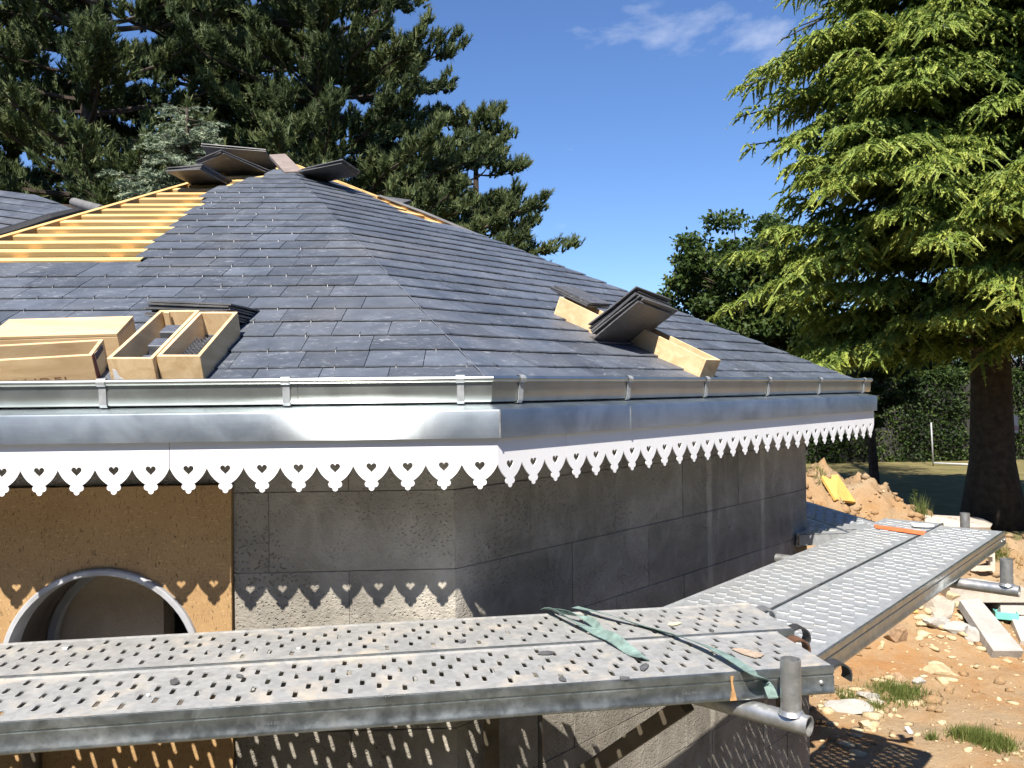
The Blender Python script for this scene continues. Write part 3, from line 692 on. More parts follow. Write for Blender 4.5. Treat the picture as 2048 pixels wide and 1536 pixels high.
def plank(o, th, s0, s1, w0, ztop, label, seed, mat, par_group, claws=(), width=.30, group='steel scaffold planks'):
    L_ = s1-s0; dx = np.array([math.cos(th), math.sin(th), 0]); dy = np.array([-math.sin(th), math.cos(th), 0]); O = np.array([o[0], o[1], 0])+dx*s0+dy*w0
    W = lambda s, w, z: O+dx*s+dy*w+np.array([0, 0, ztop+z])
    base = W(L_/2, width/2, -.065); T = thing('scaffold_plank', base, label, 'scaffold plank', group)
    V2, fs, rims = plank_deck(L_, width-.02, (seed*.037) % .1, seed)
    m = MB(); m.add([W(a_, b_+.01, 0) for a_, b_ in V2], fs); m.add([W(a_, b_+.01, -.0022) for a_, b_ in V2], [tuple(reversed(f)) for f in fs])
    for (q, w) in rims:       # pressed up rims
        lo = [W(a_, b_+.01, 0) for a_, b_ in slot_loop(q, w, .0070, .0228)]; up = [W(a_, b_+.01, .0007 if mat is M['galv'] else .0034) for a_, b_ in slot_loop(q, w, .0056 if mat is M['galv'] else .0044, .0214)]; dn_ = [W(a_, b_+.01, -.003) for a_, b_ in slot_loop(q, w, .0054, .0212)]
        m.add(lo+up+dn_, [(i, (i+1) % 8, 8+(i+1) % 8, 8+i) for i in range(8)]+[(8+i, 8+(i+1) % 8, 16+(i+1) % 8, 16+i) for i in range(8)])
    m.build('deck', mat, T, fix=False)
    for side in (0, 1):       # folded side rails with groove and bottom flange
        pr = [(.012, .0), (.004, .0035), (.0, .0025), (-.001, -.003), (-.001, -.016), (.0035, -.0185), (.0035, -.021), (-.001, -.023), (-.001, -.051), (-.004, -.056), (-.004, -.063), (-.001, -.066), (.022, -.066), (.022, -.0635), (.002, -.0635), (.0005, -.056), (.0015, -.023), (.006, -.021), (.006, -.0185), (.0015, -.016), (.0015, -.002), (.012, -.0025)]
        if side: pr = [(width-a_, z) for a_, z in pr]
        k = len(pr); vs = [W(0, a_, z) for a_, z in pr]+[W(L_, a_, z) for a_, z in pr]
        m = MB(); m.add(vs, [(i, (i+1) % k, k+(i+1) % k, k+i) for i in range(k)]+[tuple(range(k-1, -1, -1)), tuple(range(k, 2*k))]); m.build('side_rail', mat if side else M['galv_rail'], T, sharp=40)
        for s in (L_-.035, L_-.1, .035, .1):
            m = MB(); a_ = width+.001 if side else -.001; m.sphere(W(s, a_, -.037), .0062, 8); m.build('rivet', M['galv_tube'], T, smooth=True)
    for e in (.001, L_-.004):
        m = MB(); m.obox(W(e, .012, -.06), dx*.003, dy*(width-.024), (0, 0, .057)); m.build('end_plate', mat, T)
    for (end, w, mt) in claws:
        m = MB(); s = L_ if end else 0; sg = 1 if end else -1; r = .033; pts = []
        for a_ in np.radians(np.linspace(165, -28, 12)): pts.append((s+sg*(.03+r*math.cos(a_)), -.034+r*math.sin(a_)))
        pts = [(s-sg*.03, -.012)]+pts if False else pts
        vs = []; k = len(pts)
        for ww in (w, w+.042):
            for q, z in pts: vs.append(W(q, ww, z))
        for ww in (w, w+.042):
            for i, (q, z) in enumerate(pts):
                cx = s+sg*.03; kx = .86; vs.append(W(cx+(q-cx)*kx, ww, -.034+(z+.034)*kx))
        a0, a1, b0, b1 = 0, k, 2*k, 3*k; fs2 = []
        for i in range(k-1): fs2 += [(a0+i, a0+i+1, a1+i+1, a1+i), (b0+i, b1+i, b1+i+1, b0+i+1), (a0+i, b0+i, b0+i+1, a0+i+1), (a1+i, a1+i+1, b1+i+1, b1+i)]
        fs2 += [(a0, a1, b1, b0), (a0+k-1, b0+k-1, b1+k-1, a1+k-1)]
        m.add(vs, fs2); m.build('claw', mt, T, sharp=40)
    W.root = T
    return W
TH1 = math.radians(9.1); O1 = (-.15, 1.92)
W1f = plank(O1, TH1, -2.1, .957, 0, ZP1, 'nearest long perforated steel plank, muddy, with riveted right end', 1, M['galv'], None, ((1, .02, M['dark_steel']), (1, .225, M['rust'])))
W1b = plank(O1, TH1, -2.05, 1.015, .309, ZP1+.001, 'perforated steel plank along the wall, behind the nearest plank', 2, M['galv'], None, ((1, .02, M['dark_steel']), (1, .23, M['galv_tube'])))
TH2 = math.radians(49.2); O2 = (.886, 2.361)
plank(O2, TH2, -.24, 2.506, 0, ZP2, 'outer perforated steel plank of the pair angling away to the right', 3, M['galv_clean'], None)
plank(O2, TH2, -.2, 2.60, .311, ZP2-.001, 'inner steel plank angling away beside the shaded wall, with orange tape at its end', 4, M['galv_clean'], None)
TH3 = math.radians(95.5); O3 = (2.10, 4.62)
plank(O3, TH3, -.05, 2.6, .0, ZP2-.03, 'far steel plank behind the building corner, outer one', 5, M['galv_clean'], None)
plank(O3, TH3, -.15, 2.6, .31, ZP2-.031, 'far steel plank behind the building corner, half in shade by the wall', 6, M['galv_clean'], None)

# brackets: tube with upright spigot, brace and wall post
def bracket(o, dirv, dist, zt, top, label, braced=True):
    o = np.array(o, float); d = np.array([dirv[0], dirv[1], 0.]); T = thing('scaffold_bracket', (o[0]+d[0]*dist, o[1]+d[1]*dist, zt-.75), label, 'scaffold bracket', 'scaffold brackets')
    b = np.array([o[0], o[1], zt]); m = MB(); m.tube([b-d*.045, b+d*dist], .0235, 18, .0205); m.build('ledger_tube', M['galv_tube'], T, sharp=40)
    m = MB(); m.tube([b+[0, 0, .018], [o[0], o[1], top]], .0242, 18, .0212); m.build('spigot', M['galv_tube'], T, sharp=40)
    m = MB(); m.tube([b+[0, 0, .0185], b+[0, 0, .0285]], [.031, .0255], 18); m.build('weld_collar', M['galv_tube'], T, sharp=40)
    if braced:
        p = b+d*(dist*.28)+[0, 0, -.03]; q = b+d*(dist-.03)+[0, 0, -.62]; e = (q-p)/np.linalg.norm(q-p); s_ = np.cross(e, (0, 0, 1.)); s_ /= np.linalg.norm(s_); n_ = np.cross(s_, e)
        m = MB(); m.obox(p-s_*.022-n_*.022, q-p, s_*.044, n_*.044); m.build('brace', M['brace'], T, bevel=.004)
        pb = b+d*(dist-.02); m = MB(); m.obox(pb+[-.025, -.025, -.75], (.05, 0, 0), (0, .05, 0), (0, 0, .74)); m.build('wall_post', M['brace'], T, bevel=.004)
mR = (FR.m[0], FR.m[1])
bracket((.655, 1.975), mR, 1.02, -.796, -.648, 'galvanised scaffold bracket with open spigot at the near plank end')
bracket((2.03, 3.42), mR, 1.0, -.848, -.72, 'scaffold bracket whose spigot stands outside the far plank edge')
bracket((2.46, 4.52), (-.93, .37), .55, -.85, -.70, 'scaffold spigot standing just past the end of the angled planks', False)
bracket((-1.45, 1.66), (FL.m[0], FL.m[1]), .92, -.796, -.70, 'scaffold bracket under the left part of the nearest planks')
m = MB(); p = P(1080, 1432, 2.62); m.tube([p+[0, 0, .12], p+[.0, 0, -.3], p+[.012, 0, -1.0]], .008, 8); tag(m.build('steel_rod', M['dark_steel'], None), 'thin upright steel rod against the wall under the planks', 'rod')

# teal lashing strap
def ribbon(pts, w, mat, name, label, cat, tw=None):
    pts = [np.array(p) for p in pts]; fine = []
    for i in range(len(pts)-1):
        p0 = pts[max(i-1, 0)]; p1 = pts[i]; p2 = pts[i+1]; p3 = pts[min(i+2, len(pts)-1)]
        for s in np.linspace(0, 1, 6, endpoint=False): fine.append(.5*((2*p1)+(-p0+p2)*s+(2*p0-5*p1+4*p2-p3)*s*s+(-p0+3*p1-3*p2+p3)*s**3))
    fine.append(pts[-1]); vs = []; n = len(fine)
    for i, p in enumerate(fine):
        d = fine[min(i+1, n-1)]-fine[max(i-1, 0)]; sd = np.cross(d, (0, 0, 1.)); L__ = np.linalg.norm(sd); sd = sd/L__ if L__ > 1e-4 else np.array([1., 0, 0])
        k = (tw(i/(n-1)) if tw else 0); sd = sd*math.cos(k)+np.array([0, 0, 1])*math.sin(k); vs += [p-sd*w/2, p+sd*w/2, p+sd*w/2+[0, 0, .002], p-sd*w/2+[0, 0, .002]]
    fs = [(4*i+j, 4*i+(j+1) % 4, 4*i+4+(j+1) % 4, 4*i+4+j) for i in range(n-1) for j in range(4)]
    m = MB(); m.add(vs, fs); return m, name
z1 = ZP1+.006
T = thing('lashing_strap', onz(1400, 1290, z1), 'faded teal lashing strap lying across the near planks', 'strap')
m, _ = ribbon([onz(1150, 1214, z1+.004), onz(1215, 1229, z1+.012), onz(1290, 1253, z1), onz(1370, 1276, z1+.008), onz(1440, 1305, z1+.012), onz(1505, 1345, z1+.004), P(1530, 1362, 2.03), P(1545, 1395, 2.0)], .026, M['strap'], '', '', '', lambda s: .5*math.sin(s*5)*(s < .6)); m.build('strap_end', M['strap'], T)
m, _ = ribbon([onz(1090, 1218, z1+.004), onz(1110, 1221, z1+.018), onz(1150, 1243, z1+.012), onz(1190, 1262, z1+.006), onz(1225, 1275, z1+.014), onz(1262, 1303, z1), onz(1290, 1318, z1)], .030, M['strap'], '', '', '', lambda s: .7*math.sin(s*7)); m.build('strap_end', M['strap'], T)
m, _ = ribbon([onz(1095, 1219, z1), onz(1140, 1226, z1+.016), onz(1180, 1240, z1+.012), onz(1200, 1262, z1+.004)], .022, M['strap'], '', '', '', lambda s: .9*math.sin(s*6)); m.build('strap_end', M['strap'], T)

# small litter on the planks
def chip(name, px, z, size, mat, label, cat, seed, group=None, th=.004):
    r = random.Random(seed); c = onz(px[0], px[1], z); n = 7; a0 = r.random()*6; st = r.uniform(.45, .7); rot = r.random()*3
    pts = []
    for i in range(n):
        q = a0+2*math.pi*i/n; rr = size*r.uniform(.7, 1.1); x, y = rr*math.cos(q), rr*st*math.sin(q); pts.append(c+np.array([x*math.cos(rot)-y*math.sin(rot), x*math.sin(rot)+y*math.cos(rot), 0]))
    m = MB(); m.prism(pts, (0, 0, th)); o = m.build(name, mat); return tag(o, label, cat, group)
M['white_bit'] = plain('white_plastic', (.8, .8, .8), .5); M['cream'] = plain('cream_card', (.66, .57, .36), .8); M['tape'] = plain('orange_tape', (.72, .17, .06), .5, 0, .15, 30)
M['mud'] = plain('dried_mud', (.36, .28, .21), .95, 0, .2, 60, .4)
for i, (px, sz, wh) in enumerate([((1092, 1306), .024, 'by the shorter strap end'), ((1287, 1334), .026, 'below the middle of the strap'), ((925, 1283), .014, 'near the seam of the planks'), ((350, 1364), .018, 'on the left of the nearest plank'), ((480, 1352), .012, 'beside a slot left of the middle'), ((1125, 1358), .012, 'at the front edge of the nearest plank'), ((1248, 1356), .014, 'at the front edge below the strap'), ((1422, 1261), .012, 'on the rear plank near its right end')]):
    chip('slate_chip', px, ZP1+.003, sz, M['slate_loose'], 'broken dark slate chip '+wh, 'slate chip', 30+i, 'slate chips on the planks')
chip('card_scrap', (1347, 1247), ZP1+.004, .024, M['cream'], 'cream coloured scrap on the rear plank near its right end', 'scrap', 51, None, .002)
chip('mud_patch', (1497, 1305), ZP1+.0035, .05, M['mud'], 'cracked dried mud patch on the right end of the nearest plank', 'mud', 52, None, .002)
for i, (px, wh) in enumerate([((478, 1302), 'on the rear plank left of the middle'), ((298, 1390), 'on the nearest plank at the left'), ((598, 1297), 'on the rear plank near the middle'), ((132, 1297), 'on the rear plank under the round window')]):
    chip('plastic_bit', px, ZP1+.003, .006 if i < 3 else .012, M['white_bit'], 'tiny white plastic bit '+wh, 'plastic bit', 60+i, 'white bits on the planks', .004)
m = MB(); m.prism([onz(1747, 1049, ZP2+.004), onz(1750, 1056, ZP2+.004), onz(1845, 1070, ZP2+.004), onz(1852, 1063, ZP2+.004)], (0, 0, .0015)); tag(m.build('tape_strip', M['tape']), 'orange tape strip on the far end of the angled planks', 'tape')
m = MB(); c = onz(1845, 1053, ZP2+.006); e = np.array([math.cos(-.3), math.sin(-.3), 0]); s_ = np.array([-e[1], e[0], 0]); 
m.prism([c+e*(.055*math.cos(q))+s_*(.028*math.sin(q)) for q in np.linspace(0, 2*math.pi, 14, endpoint=False)], (0, 0, .014)); tag(m.build('white_block', M['white_bit'], bevel=.004), 'small white oval block beside the orange tape', 'block')

# ------------------------------------------------------------------ wooden boxes and loose slates on the roof
def open_box(name, corner, ex, ey, ez, label, mat, wall=.011, group='wooden hook boxes on the roof', content=None, closed=False):
    """corner = bottom corner, ex/ey along the bottom, ez height vector"""
    corner, ex, ey, ez = map(lambda q: np.array(q, float), (corner, ex, ey, ez))
    T = thing(name, corner+(ex+ey)/2, label, 'wooden box', group); ux, uy, uz = ex/np.linalg.norm(ex), ey/np.linalg.norm(ey), ez/np.linalg.norm(ez)
    if closed:       # upside down: base plate on top
        m = MB(); m.obox(corner+ez-uz*.010+ux*.0+uy*.0, ex, ey, uz*.010); m.build('base', mat, T, bevel=.0015); H_ = ez-uz*.0105
    else:
        m = MB(); m.obox(corner+ux*.001+uy*.001, ex-ux*.002, ey-uy*.002, uz*.010); m.build('base', mat, T); H_ = ez; corner = corner+uz*.0
    for o_, e_ in ((corner, ux*wall), (corner+ex-ux*wall, ux*wall)):
        m = MB(); m.obox(o_+uy*wall, e_, ey-2*uy*wall, H_); m.build('side_board', mat, T, bevel=.0015)
    for o_ in (corner, corner+ey-uy*wall):
        m = MB(); m.obox(o_, ex, uy*wall, H_); m.build('end_board', mat, T, bevel=.0015)
    return T
nrmL = np.cross(FL.R(1, 0)-FL.R(0, 0), FL.R(0, 1)-FL.R(0, 0)); nrmL /= np.linalg.norm(nrmL)
nrmR = np.cross(FR.R(1, 0)-FR.R(0, 0), FR.R(0, 1)-FR.R(0, 0)); nrmR /= np.linalg.norm(nrmR)
HB = .092; SO = .03
def top_to_box(f, nrm, tn, px=None):
    pass
def box_from_top(name, f, nrm, p00, p10, p01, label, mat, h=HB, **kw):
    """p00,p10,p01: (t,n) of three top corners measured on the plane 0.105 above the roof"""
    a_, b_, c_ = (f.R(*q, .105) for q in (p00, p10, p01)); ex_ = b_-a_; ey_ = c_-a_; ey_ = ey_-ex_*((ey_@ex_)/(ex_@ex_))
    return open_box(name, a_-nrm*h, ex_, ey_, nrm*h, label, mat, **kw), a_, ex_, ey_
TC, c_a, c_x, c_y = box_from_top('wooden_box', FL, nrmL, (-1.082, .03), (-.955, .027), (-1.118, .389), 'open wooden box with grey slate hooks and white paper on its front', M['box_wood'])
TD, d_a, d_x, d_y = box_from_top('wooden_box', FL, nrmL, (-.951, .043), (-.829, .040), (-.955, .372), 'open wooden box with bundled wire hooks, rightmost of the left four', M['box_wood'])
TA_, a_a, a_x, a_y = box_from_top('wooden_box', FL, nrmL, (-1.53, .005), (-1.133, .053), (-1.544, .115), 'long open wooden box with stencilled lettering, nearest the left edge', M['box_wood_along'])
TB_, b_a, b_x, b_y = box_from_top('wooden_box', FL, nrmL, (-1.50, .184), (-1.128, .203), (-1.507, .322), 'wooden box lying upside down behind the stencilled one', M['box_wood_along'], closed=True)
# contents
M['hook_steel'] = plain('hook_steel', (.33, .34, .36), .4, .85, .2, 60)
def unit(v): return v/np.linalg.norm(v)
for i, (fy, hh) in enumerate(((.12, .045), (.36, .060), (.60, .066))):
    m = MB(); m.obox(c_a-nrmL*(HB-.012)+c_x*.42+c_y*fy, c_x*.44, c_y*.16, nrmL*hh); tag(m.build('hook_bundle', M['hook_steel'], bevel=.003), ('grey bundle of slate hooks in the paper-fronted box, '+('nearest', 'middle', 'farthest')[i]), 'hook bundle', 'hook bundles')
m = MB()
for i in range(9):
    for j in range(5):
        p = d_a-nrmL*(HB-.038)+d_x*(.34+.11*j)+d_y*(.1+.052*i); q = p+d_x*.085+nrmL*.0; m.tube([p, p+nrmL*.022, p+d_x*.05+nrmL*.036, q+d_x*.02+nrmL*.02], .0028, 5)
m.obox(d_a-nrmL*(HB-.011)+d_x*.3+d_y*.08, d_x*.58, d_y*.52, nrmL*.034)
tag(m.build('hook_bundle', M['hook_steel']), 'rows of bent wire hooks inside the rightmost open box', 'hook bundle', 'hook bundles')
m = MB(); m.obox(c_a-nrmL*.085+c_x*.17+c_y*.93, c_x*.13, c_y*.03, nrmL*.086); m.build('inner_batten', M['box_wood'], TC)
M['paper'] = plain('white_paper', (.7, .7, .74), .7, 0, .08, 20); 
pf = c_a-nrmL*HB-unit(c_y)*.0035
m = MB(); m.prism([pf+c_x*.08+nrmL*.0, pf+c_x*.10+nrmL*.062, pf+c_x*.17+nrmL*.058, pf+c_x*.22+nrmL*.038, pf+c_x*.38+nrmL*.024, pf+c_x*.6+nrmL*.018, pf+c_x*.62+nrmL*.0], -unit(c_y)*.001); m.build('paper_label', M['paper'], TC)
M['maroon'] = plain('maroon_print', (.13, .03, .04), .6, 0, .2, 30); M['navy'] = plain('navy_print', (.04, .04, .08), .6, 0, .2, 30)
ux = unit(a_x); uy = unit(a_y); e0 = a_a+a_x+ux*.0012
for nm, mt, q in (('label_band', M['maroon'], [(.0, 0), (.0, -.085), (.030, -.085), (.016, 0)]), ('label_card', M['cream'], [(.0165, -.002), (.0305, -.085), (.09, -.085), (.1, -.012)])):
    m = MB(); m.prism([e0+uy*s+nrmL*z for s, z in q], ux*.0008); m.build(nm, mt, TA_)
m = MB(); m.prism([e0+ux*.0009+uy*s+nrmL*z for s, z in [(.019, -.004), (.024, -.026), (.096, -.022), (.095, -.007)]], ux*.0006); m.build('label_print', M['navy'], TA_)
# stencilled lettering
def lettering(txt, o, ex_, ey_, size, mat, parent, off, name='lettering'):
    cu = bpy.data.curves.new('lettering', 'FONT'); cu.body = txt; cu.size = size; cu.space_character = 1.12
    tmp = bpy.data.objects.new('tmp', cu); COL.objects.link(tmp); dg = bpy.context.evaluated_depsgraph_get(); me = bpy.data.meshes.new_from_object(tmp.evaluated_get(dg)); bpy.data.objects.remove(tmp)
    ex_, ey_ = unit(np.array(ex_)), unit(np.array(ey_)); nz = np.cross(ex_, ey_)
    for v in me.vertices: v.co = Vector(o+ex_*v.co.x+ey_*v.co.y+nz*off)
    me.materials.clear(); me.materials.append(mat); return put(name, me, parent)
M['stencil'] = plain('stencil_ink', (.20, .095, .05), .8, 0, .3, 60)
M['stamp'] = plain('stamped_mark', (.36, .385, .39), .5, .8); M['stain'] = plain('rust_stain', (.42, .24, .10), .9, 0, .3, 60)
for s_ in (2.66, 2.14, 1.68): lettering('LIGI 80 11/1', W1f(s_, -.0012, -.043), W1f(1, 0, 0)-W1f(0, 0, 0), (0, 0, 1), .011, M['stamp'], W1f.root, .0008, 'stamped_lettering')
m = MB(); m.prism([W1f(2.782, -.0055, -.004), W1f(2.790, -.0055, -.004), W1f(2.788, -.0055, -.02), W1f(2.794, -.0055, -.045), W1f(2.798, -.0055, -.064), W1f(2.780, -.0055, -.064), W1f(2.785, -.0055, -.04), W1f(2.783, -.0055, -.02)], (0, .001, 0)); m.build('rust_stain', M['stain'], W1f.root)
lettering('BONDEL', a_a-nrmL*.0925+a_x*.345, a_x, nrmL, .047, M['stencil'], TA_, .0012)

TE, e_a, e_x, e_y = box_from_top('wooden_box', FR, nrmR, (1.243, .053), (1.358, .053), (1.262, .44), 'pale wooden box on the right slope, end towards the gutter', M['box_wood'], h=.112)
TF, f_a, f_x, f_y = box_from_top('wooden_box', FR, nrmR, (1.09, .40), (1.205, .405), (1.10, .66), 'pale wooden box higher up the right slope, half behind the leaning slates', M['box_wood'], h=.118)
ORD = ['first', 'second', 'third', 'fourth', 'fifth', 'sixth', 'seventh', 'eighth']
def loose(c, e1, e2, label, group, n=1, gap=.0075, seed=0, th=.0055, fan=.0):
    """pile of loose slates: first at corner c with edges e1,e2; the others stacked along the normal"""
    rr = random.Random(seed); e1 = np.array(e1); e2 = np.array(e2); e2 = e2-e1*((e2@e1)/(e1@e1)); nn = np.cross(e1, e2); nn /= np.linalg.norm(nn)
    for i in range(n):
        k = fan*i; o = c+nn*gap*i+e1*rr.uniform(-.04, .04)+e2*rr.uniform(-.04, .04)+e2*k
        a1 = e1*math.cos(.05*rr.uniform(-1, 1))+e2*.05*rr.uniform(-1, 1); a2 = e2+e1*.03*rr.uniform(-1, 1)+nn*rr.uniform(-.003, .003)
        pts = [o, o+a1*.5+nn*rr.uniform(-.001, .001), o+a1, o+a1+a2*.5, o+a1+a2, o+a2+a1*.45, o+a2, o+a2*.5]
        pts = [p+e1*rr.uniform(-.008, .008)+e2*rr.uniform(-.008, .008) for p in pts]
        m = MB(); m.prism(pts, nn*th); ob = m.build('loose_slate', M['slate_loose']); tag(ob, label if n == 1 else ('lowest' if i == 0 else 'topmost' if i == n-1 else ORD[i]+' from the bottom,')+' '+label, 'slate', group)
# pile across the two open boxes
pr_ = P(459, 607, 2.66); pl_ = lenpt(pr_, 292, 600, .285, True); pf_ = FL.R(-.80, .58, .03)
loose(pr_, pl_-pr_, unit(pf_-pr_)*.225, 'loose slate in the pile laid across the two open boxes', 'slates piled across the open boxes', 7, .0078, 3)
# leaning stack on the right slope
q0 = FR.R(*FR.roof(1190, 693), .03); q1 = lenpt(q0, 1285, 603, .245, False); q2 = lenpt(q1, 1366, 617, .33, True)
nn = np.cross(q1-q0, q2-q1); 
loose(q0, q1-q0, q2-q1, 'loose slate in the leaning stack between the two right boxes', 'slates leaning between the right boxes', 7, .0105, 4)
g0 = f_a+f_x*.15+f_y*.5+nrmR*.004; 
loose(g0, f_x*1.5, f_y*.75, 'loose slate lying on the upper right box', 'slates on the upper right box', 4, .007, 5)
# piles round the apex
def rect_pile(pa, da, pb, lb, pc, lc, label, group, n, seed, farb=True, farc=True, gap=.008, sgn=1):
    a_ = P(*pa, da); b_ = lenpt(a_, *pb, lb, farb); c_ = lenpt(a_, *pc, lc, farc); e1, e2 = b_-a_, c_-a_
    if np.cross(e1, e2)[2] < 0: e1, e2 = e2, e1
    loose(a_, e1, e2, label, group, n, gap, seed)
rect_pile((402, 339), 4.66, (461, 372), .33, (354, 354), .23, 'loose slate in the low tilted pile left of the apex', 'slates piled left of the apex', 5, 21)
rect_pile((442, 305), 4.95, (557, 354), .42, (414, 336), .27, 'loose slate in the steep pile at the apex', 'slates piled at the apex', 3, 22)
rect_pile((534, 301), 5.2, (412, 303), .42, (557, 351), .27, 'loose slate standing behind the apex pile', 'slates standing behind the apex pile', 2, 23)
rect_pile((684, 325), 5.0, (611, 351), .30, (720, 349), .25, 'loose slate in the pile right of the apex', 'slates piled right of the apex', 3, 24)
rect_pile((800, 414), 5.6, (760, 401), .24, (822, 405), .2, 'loose slate lying beyond the right hip', 'slates lying beyond the right hip', 3, 25)

# ------------------------------------------------------------------ things lying on the ground
_DD = np.concatenate([np.arange(3, 16, .02), np.arange(16, 80, .25)])
def gpt(x, y):
    """first ground point seen at pixel x,y"""
    r = ray(x, y); hit = np.nonzero(r[2]*_DD <= ground_z(r[0]*_DD, _DD))[0]
    return r*(_DD[hit[0]] if len(hit) else 60.)
def rock_mesh(c, sx, sy, sz, seed, sub=2, rough=.28, flat=0):
    bm = bmesh.new(); bmesh.ops.create_icosphere(bm, subdivisions=sub, radius=1); r = np.random.default_rng(seed); dirs = r.normal(size=(16, 3)); dirs /= np.linalg.norm(dirs, axis=1)[:, None]; h = r.uniform(.42, .82, 16)
    for v in bm.verts:
        p = np.array(v.co); 
        for d_, hh in zip(dirs, h):
            k = p@d_
            if k > hh: p = p-d_*(k-hh)
        p = p*(1+rough*.25*(r.random()-.5)); v.co = Vector((c[0]+p[0]*sx, c[1]+p[1]*sy, c[2]+p[2]*sz))
    me = bpy.data.meshes.new('rock'); bm.to_mesh(me); bm.free(); return me
M['stone'] = mat_concrete('pale_stone', ((.36, .32, .27), (.48, .43, .37), (.58, .53, .46)), .4)
M['stone_y'] = mat_concrete('yellow_stone', ((.36, .27, .15), (.46, .36, .22), (.54, .45, .3)), .4)
M['rubble'] = mat_concrete('grey_rubble', ((.27, .255, .235), (.35, .335, .31), (.43, .41, .38)), .4)
M['clod'] = plain('earth_clod', (.3, .2, .12), .95, 0, .35, 30, .6)
M['foam'] = plain('yellow_foam', (.58, .36, .09), .85, 0, .12, 10); M['turq'] = plain('turquoise_plastic', (.16, .5, .44), .45, 0, .1, 20)
M['pale_wood'] = mat_wood('pale_board', (.5, .43, .35), (.66, .58, .48), (2, 8, 8)); M['spray'] = plain('spray_paint', (.45, .75, .05), .6)
def stone(px, w, h, mat, label, seed, name='stone', cat='stone', group='stones and rubble', sink=.35, flat=.5):
    p = gpt(px[0], px[1]+h*.25); s = p[1]/F; sx = w*s/2; sz = h*s/2
    me = rock_mesh((p[0], p[1]+sx*.3, p[2]+sz*(1-sink)), sx*1.4, sx*1.1, sz*1.7, seed, 3); me.materials.append(mat); me.update()
    return tag(put(name, me), label, cat, group)
stone((1882, 1222), 68, 44, M['stone'], 'large pale boulder at the left end of the rubble', 1, sink=.15)
stone((1907, 1200), 30, 34, M['stone_y'], 'yellowish stone behind the pale boulder', 2, sink=.1)
stone((1955, 1201), 46, 24, M['stone'], 'whitish stone at the top of the leaning slab', 3, sink=.1)
stone((1875, 1250), 52, 20, M['rubble'], 'flat broken grey stone under the pale boulder', 4, sink=.2)
stone((1912, 1262), 50, 18, M['rubble'], 'layered grey stone right of the pale boulder', 5, sink=.2)
stone((1945, 1272), 44, 26, M['rubble'], 'smooth grey slab fragment at the foot of the rubble', 6, sink=.2)
stone((1788, 1276), 42, 32, M['clod'], 'dark gravelly lump on the orange soil', 7, 'gravel_lump', 'lump', sink=.3)
stone((1880, 1342), 70, 26, M['stone_y'], 'pale flat stone half buried in the orange soil', 8, sink=.75)
stone((1700, 1418), 70, 20, M['rubble'], 'broken grey paving piece near the building corner', 9, sink=.6)
stone((1738, 1392), 34, 16, M['rubble'], 'small grey paving piece beside the grass', 10, sink=.5)
stone((1752, 1405), 34, 12, M['stone'], 'pale flat stone right of the paving pieces', 11, sink=.5)
stone((1735, 1455), 34, 18, M['stone_y'], 'yellowish flat stone below the paving pieces', 12, sink=.5)
stone((1842, 1362), 26, 12, M['rubble'], 'small grey stone beyond the grass clump', 13, sink=.4)
stone((1795, 1358), 30, 18, M['clod'], 'brown earth clod beyond the grass clump', 14, 'earth_clod', 'clod', sink=.4)
stone((1762, 1297), 14, 12, M['stone_y'], 'small tan stone on the orange soil', 15, sink=.3)
stone((1885, 1446), 18, 9, M['stone_y'], 'small orange stone left of the far grass clumps', 16, sink=.3)
def slab(name, pts, th, mat, label, cat='slab', group=None, bev=.006):
    m = MB(); a_ = [np.array(p) for p in pts]; nn_ = np.cross(a_[1]-a_[0], a_[2]-a_[0]); nn_ /= np.linalg.norm(nn_); nn_ = nn_ if nn_[2] < 0 else -nn_
    m.prism(a_, nn_*th); return tag(m.build(name, mat, None, bevel=bev), label, cat, group)
def lift(p, h): return np.array(p)+[0, 0, h]
dg = lambda x, y: float(gpt(x, y)[1])
d1_, d2_ = dg(1985, 1302), dg(1938, 1215)
s_l = slab('concrete_slab', [P(1918, 1199, d2_-.25), P(1958, 1196, d2_-.22), P(2046, 1300, d1_-.12), P(1985, 1300, d1_-.12)], .09, M['rubble'], 'long grey concrete slab leaning down from the rubble', 'slab', 'stones and rubble')
d3_ = dg(1950, 1190)-.15
s_p = slab('concrete_beam', [P(1872, 1162, d3_), P(1945, 1155, d3_), P(2040, 1172, d3_), P(2040, 1192, d3_), P(1985, 1192, d3_), P(1875, 1192, d3_)], .25, M['stone'], 'pale concrete beam with yellow-green spray marks behind the rubble', 'beam')
for pts in ([(1924, 1165), (1920, 1172), (1926, 1177), (1930, 1172)], [(1940, 1174), (1946, 1167), (1953, 1171), (1946, 1176)], [(1962, 1166), (1970, 1169), (1980, 1172), (1976, 1177), (1964, 1173)]):
    m = MB(); m.tube([P(x, y-1, d3_-.012) for x, y in pts], .016, 5); m.build('spray_mark', M['spray'], s_p)
pl0 = gpt(1966, 1150); k_ = pl0[1]/F; T = thing('wooden_crate', pl0, 'weathered wooden crate frame beyond the scaffold spigot', 'crate')
for y_ in (1108, 1136):
    m = MB(); c_ = P(1962, y_, pl0[1]-.05); m.box(c_, (46*k_, .04, 9*k_)); m.build('slat', M['pale_wood'], T)
for x_ in (1944, 1982):
    m = MB(); c_ = P(x_, 1124, pl0[1]); m.box(c_, (9*k_, .04, 40*k_)); m.build('post', M['pale_wood'], T)
slab('concrete_block', [P(1998, 1190, dg(2030, 1226)-.1), P(2070, 1192, dg(2030, 1226)-.1), P(2070, 1230, dg(2030, 1226)-.2), P(2000, 1227, dg(2030, 1226)-.2)], .2, M['rubble'], 'square grey concrete block at the right frame edge', 'block', 'stones and rubble')
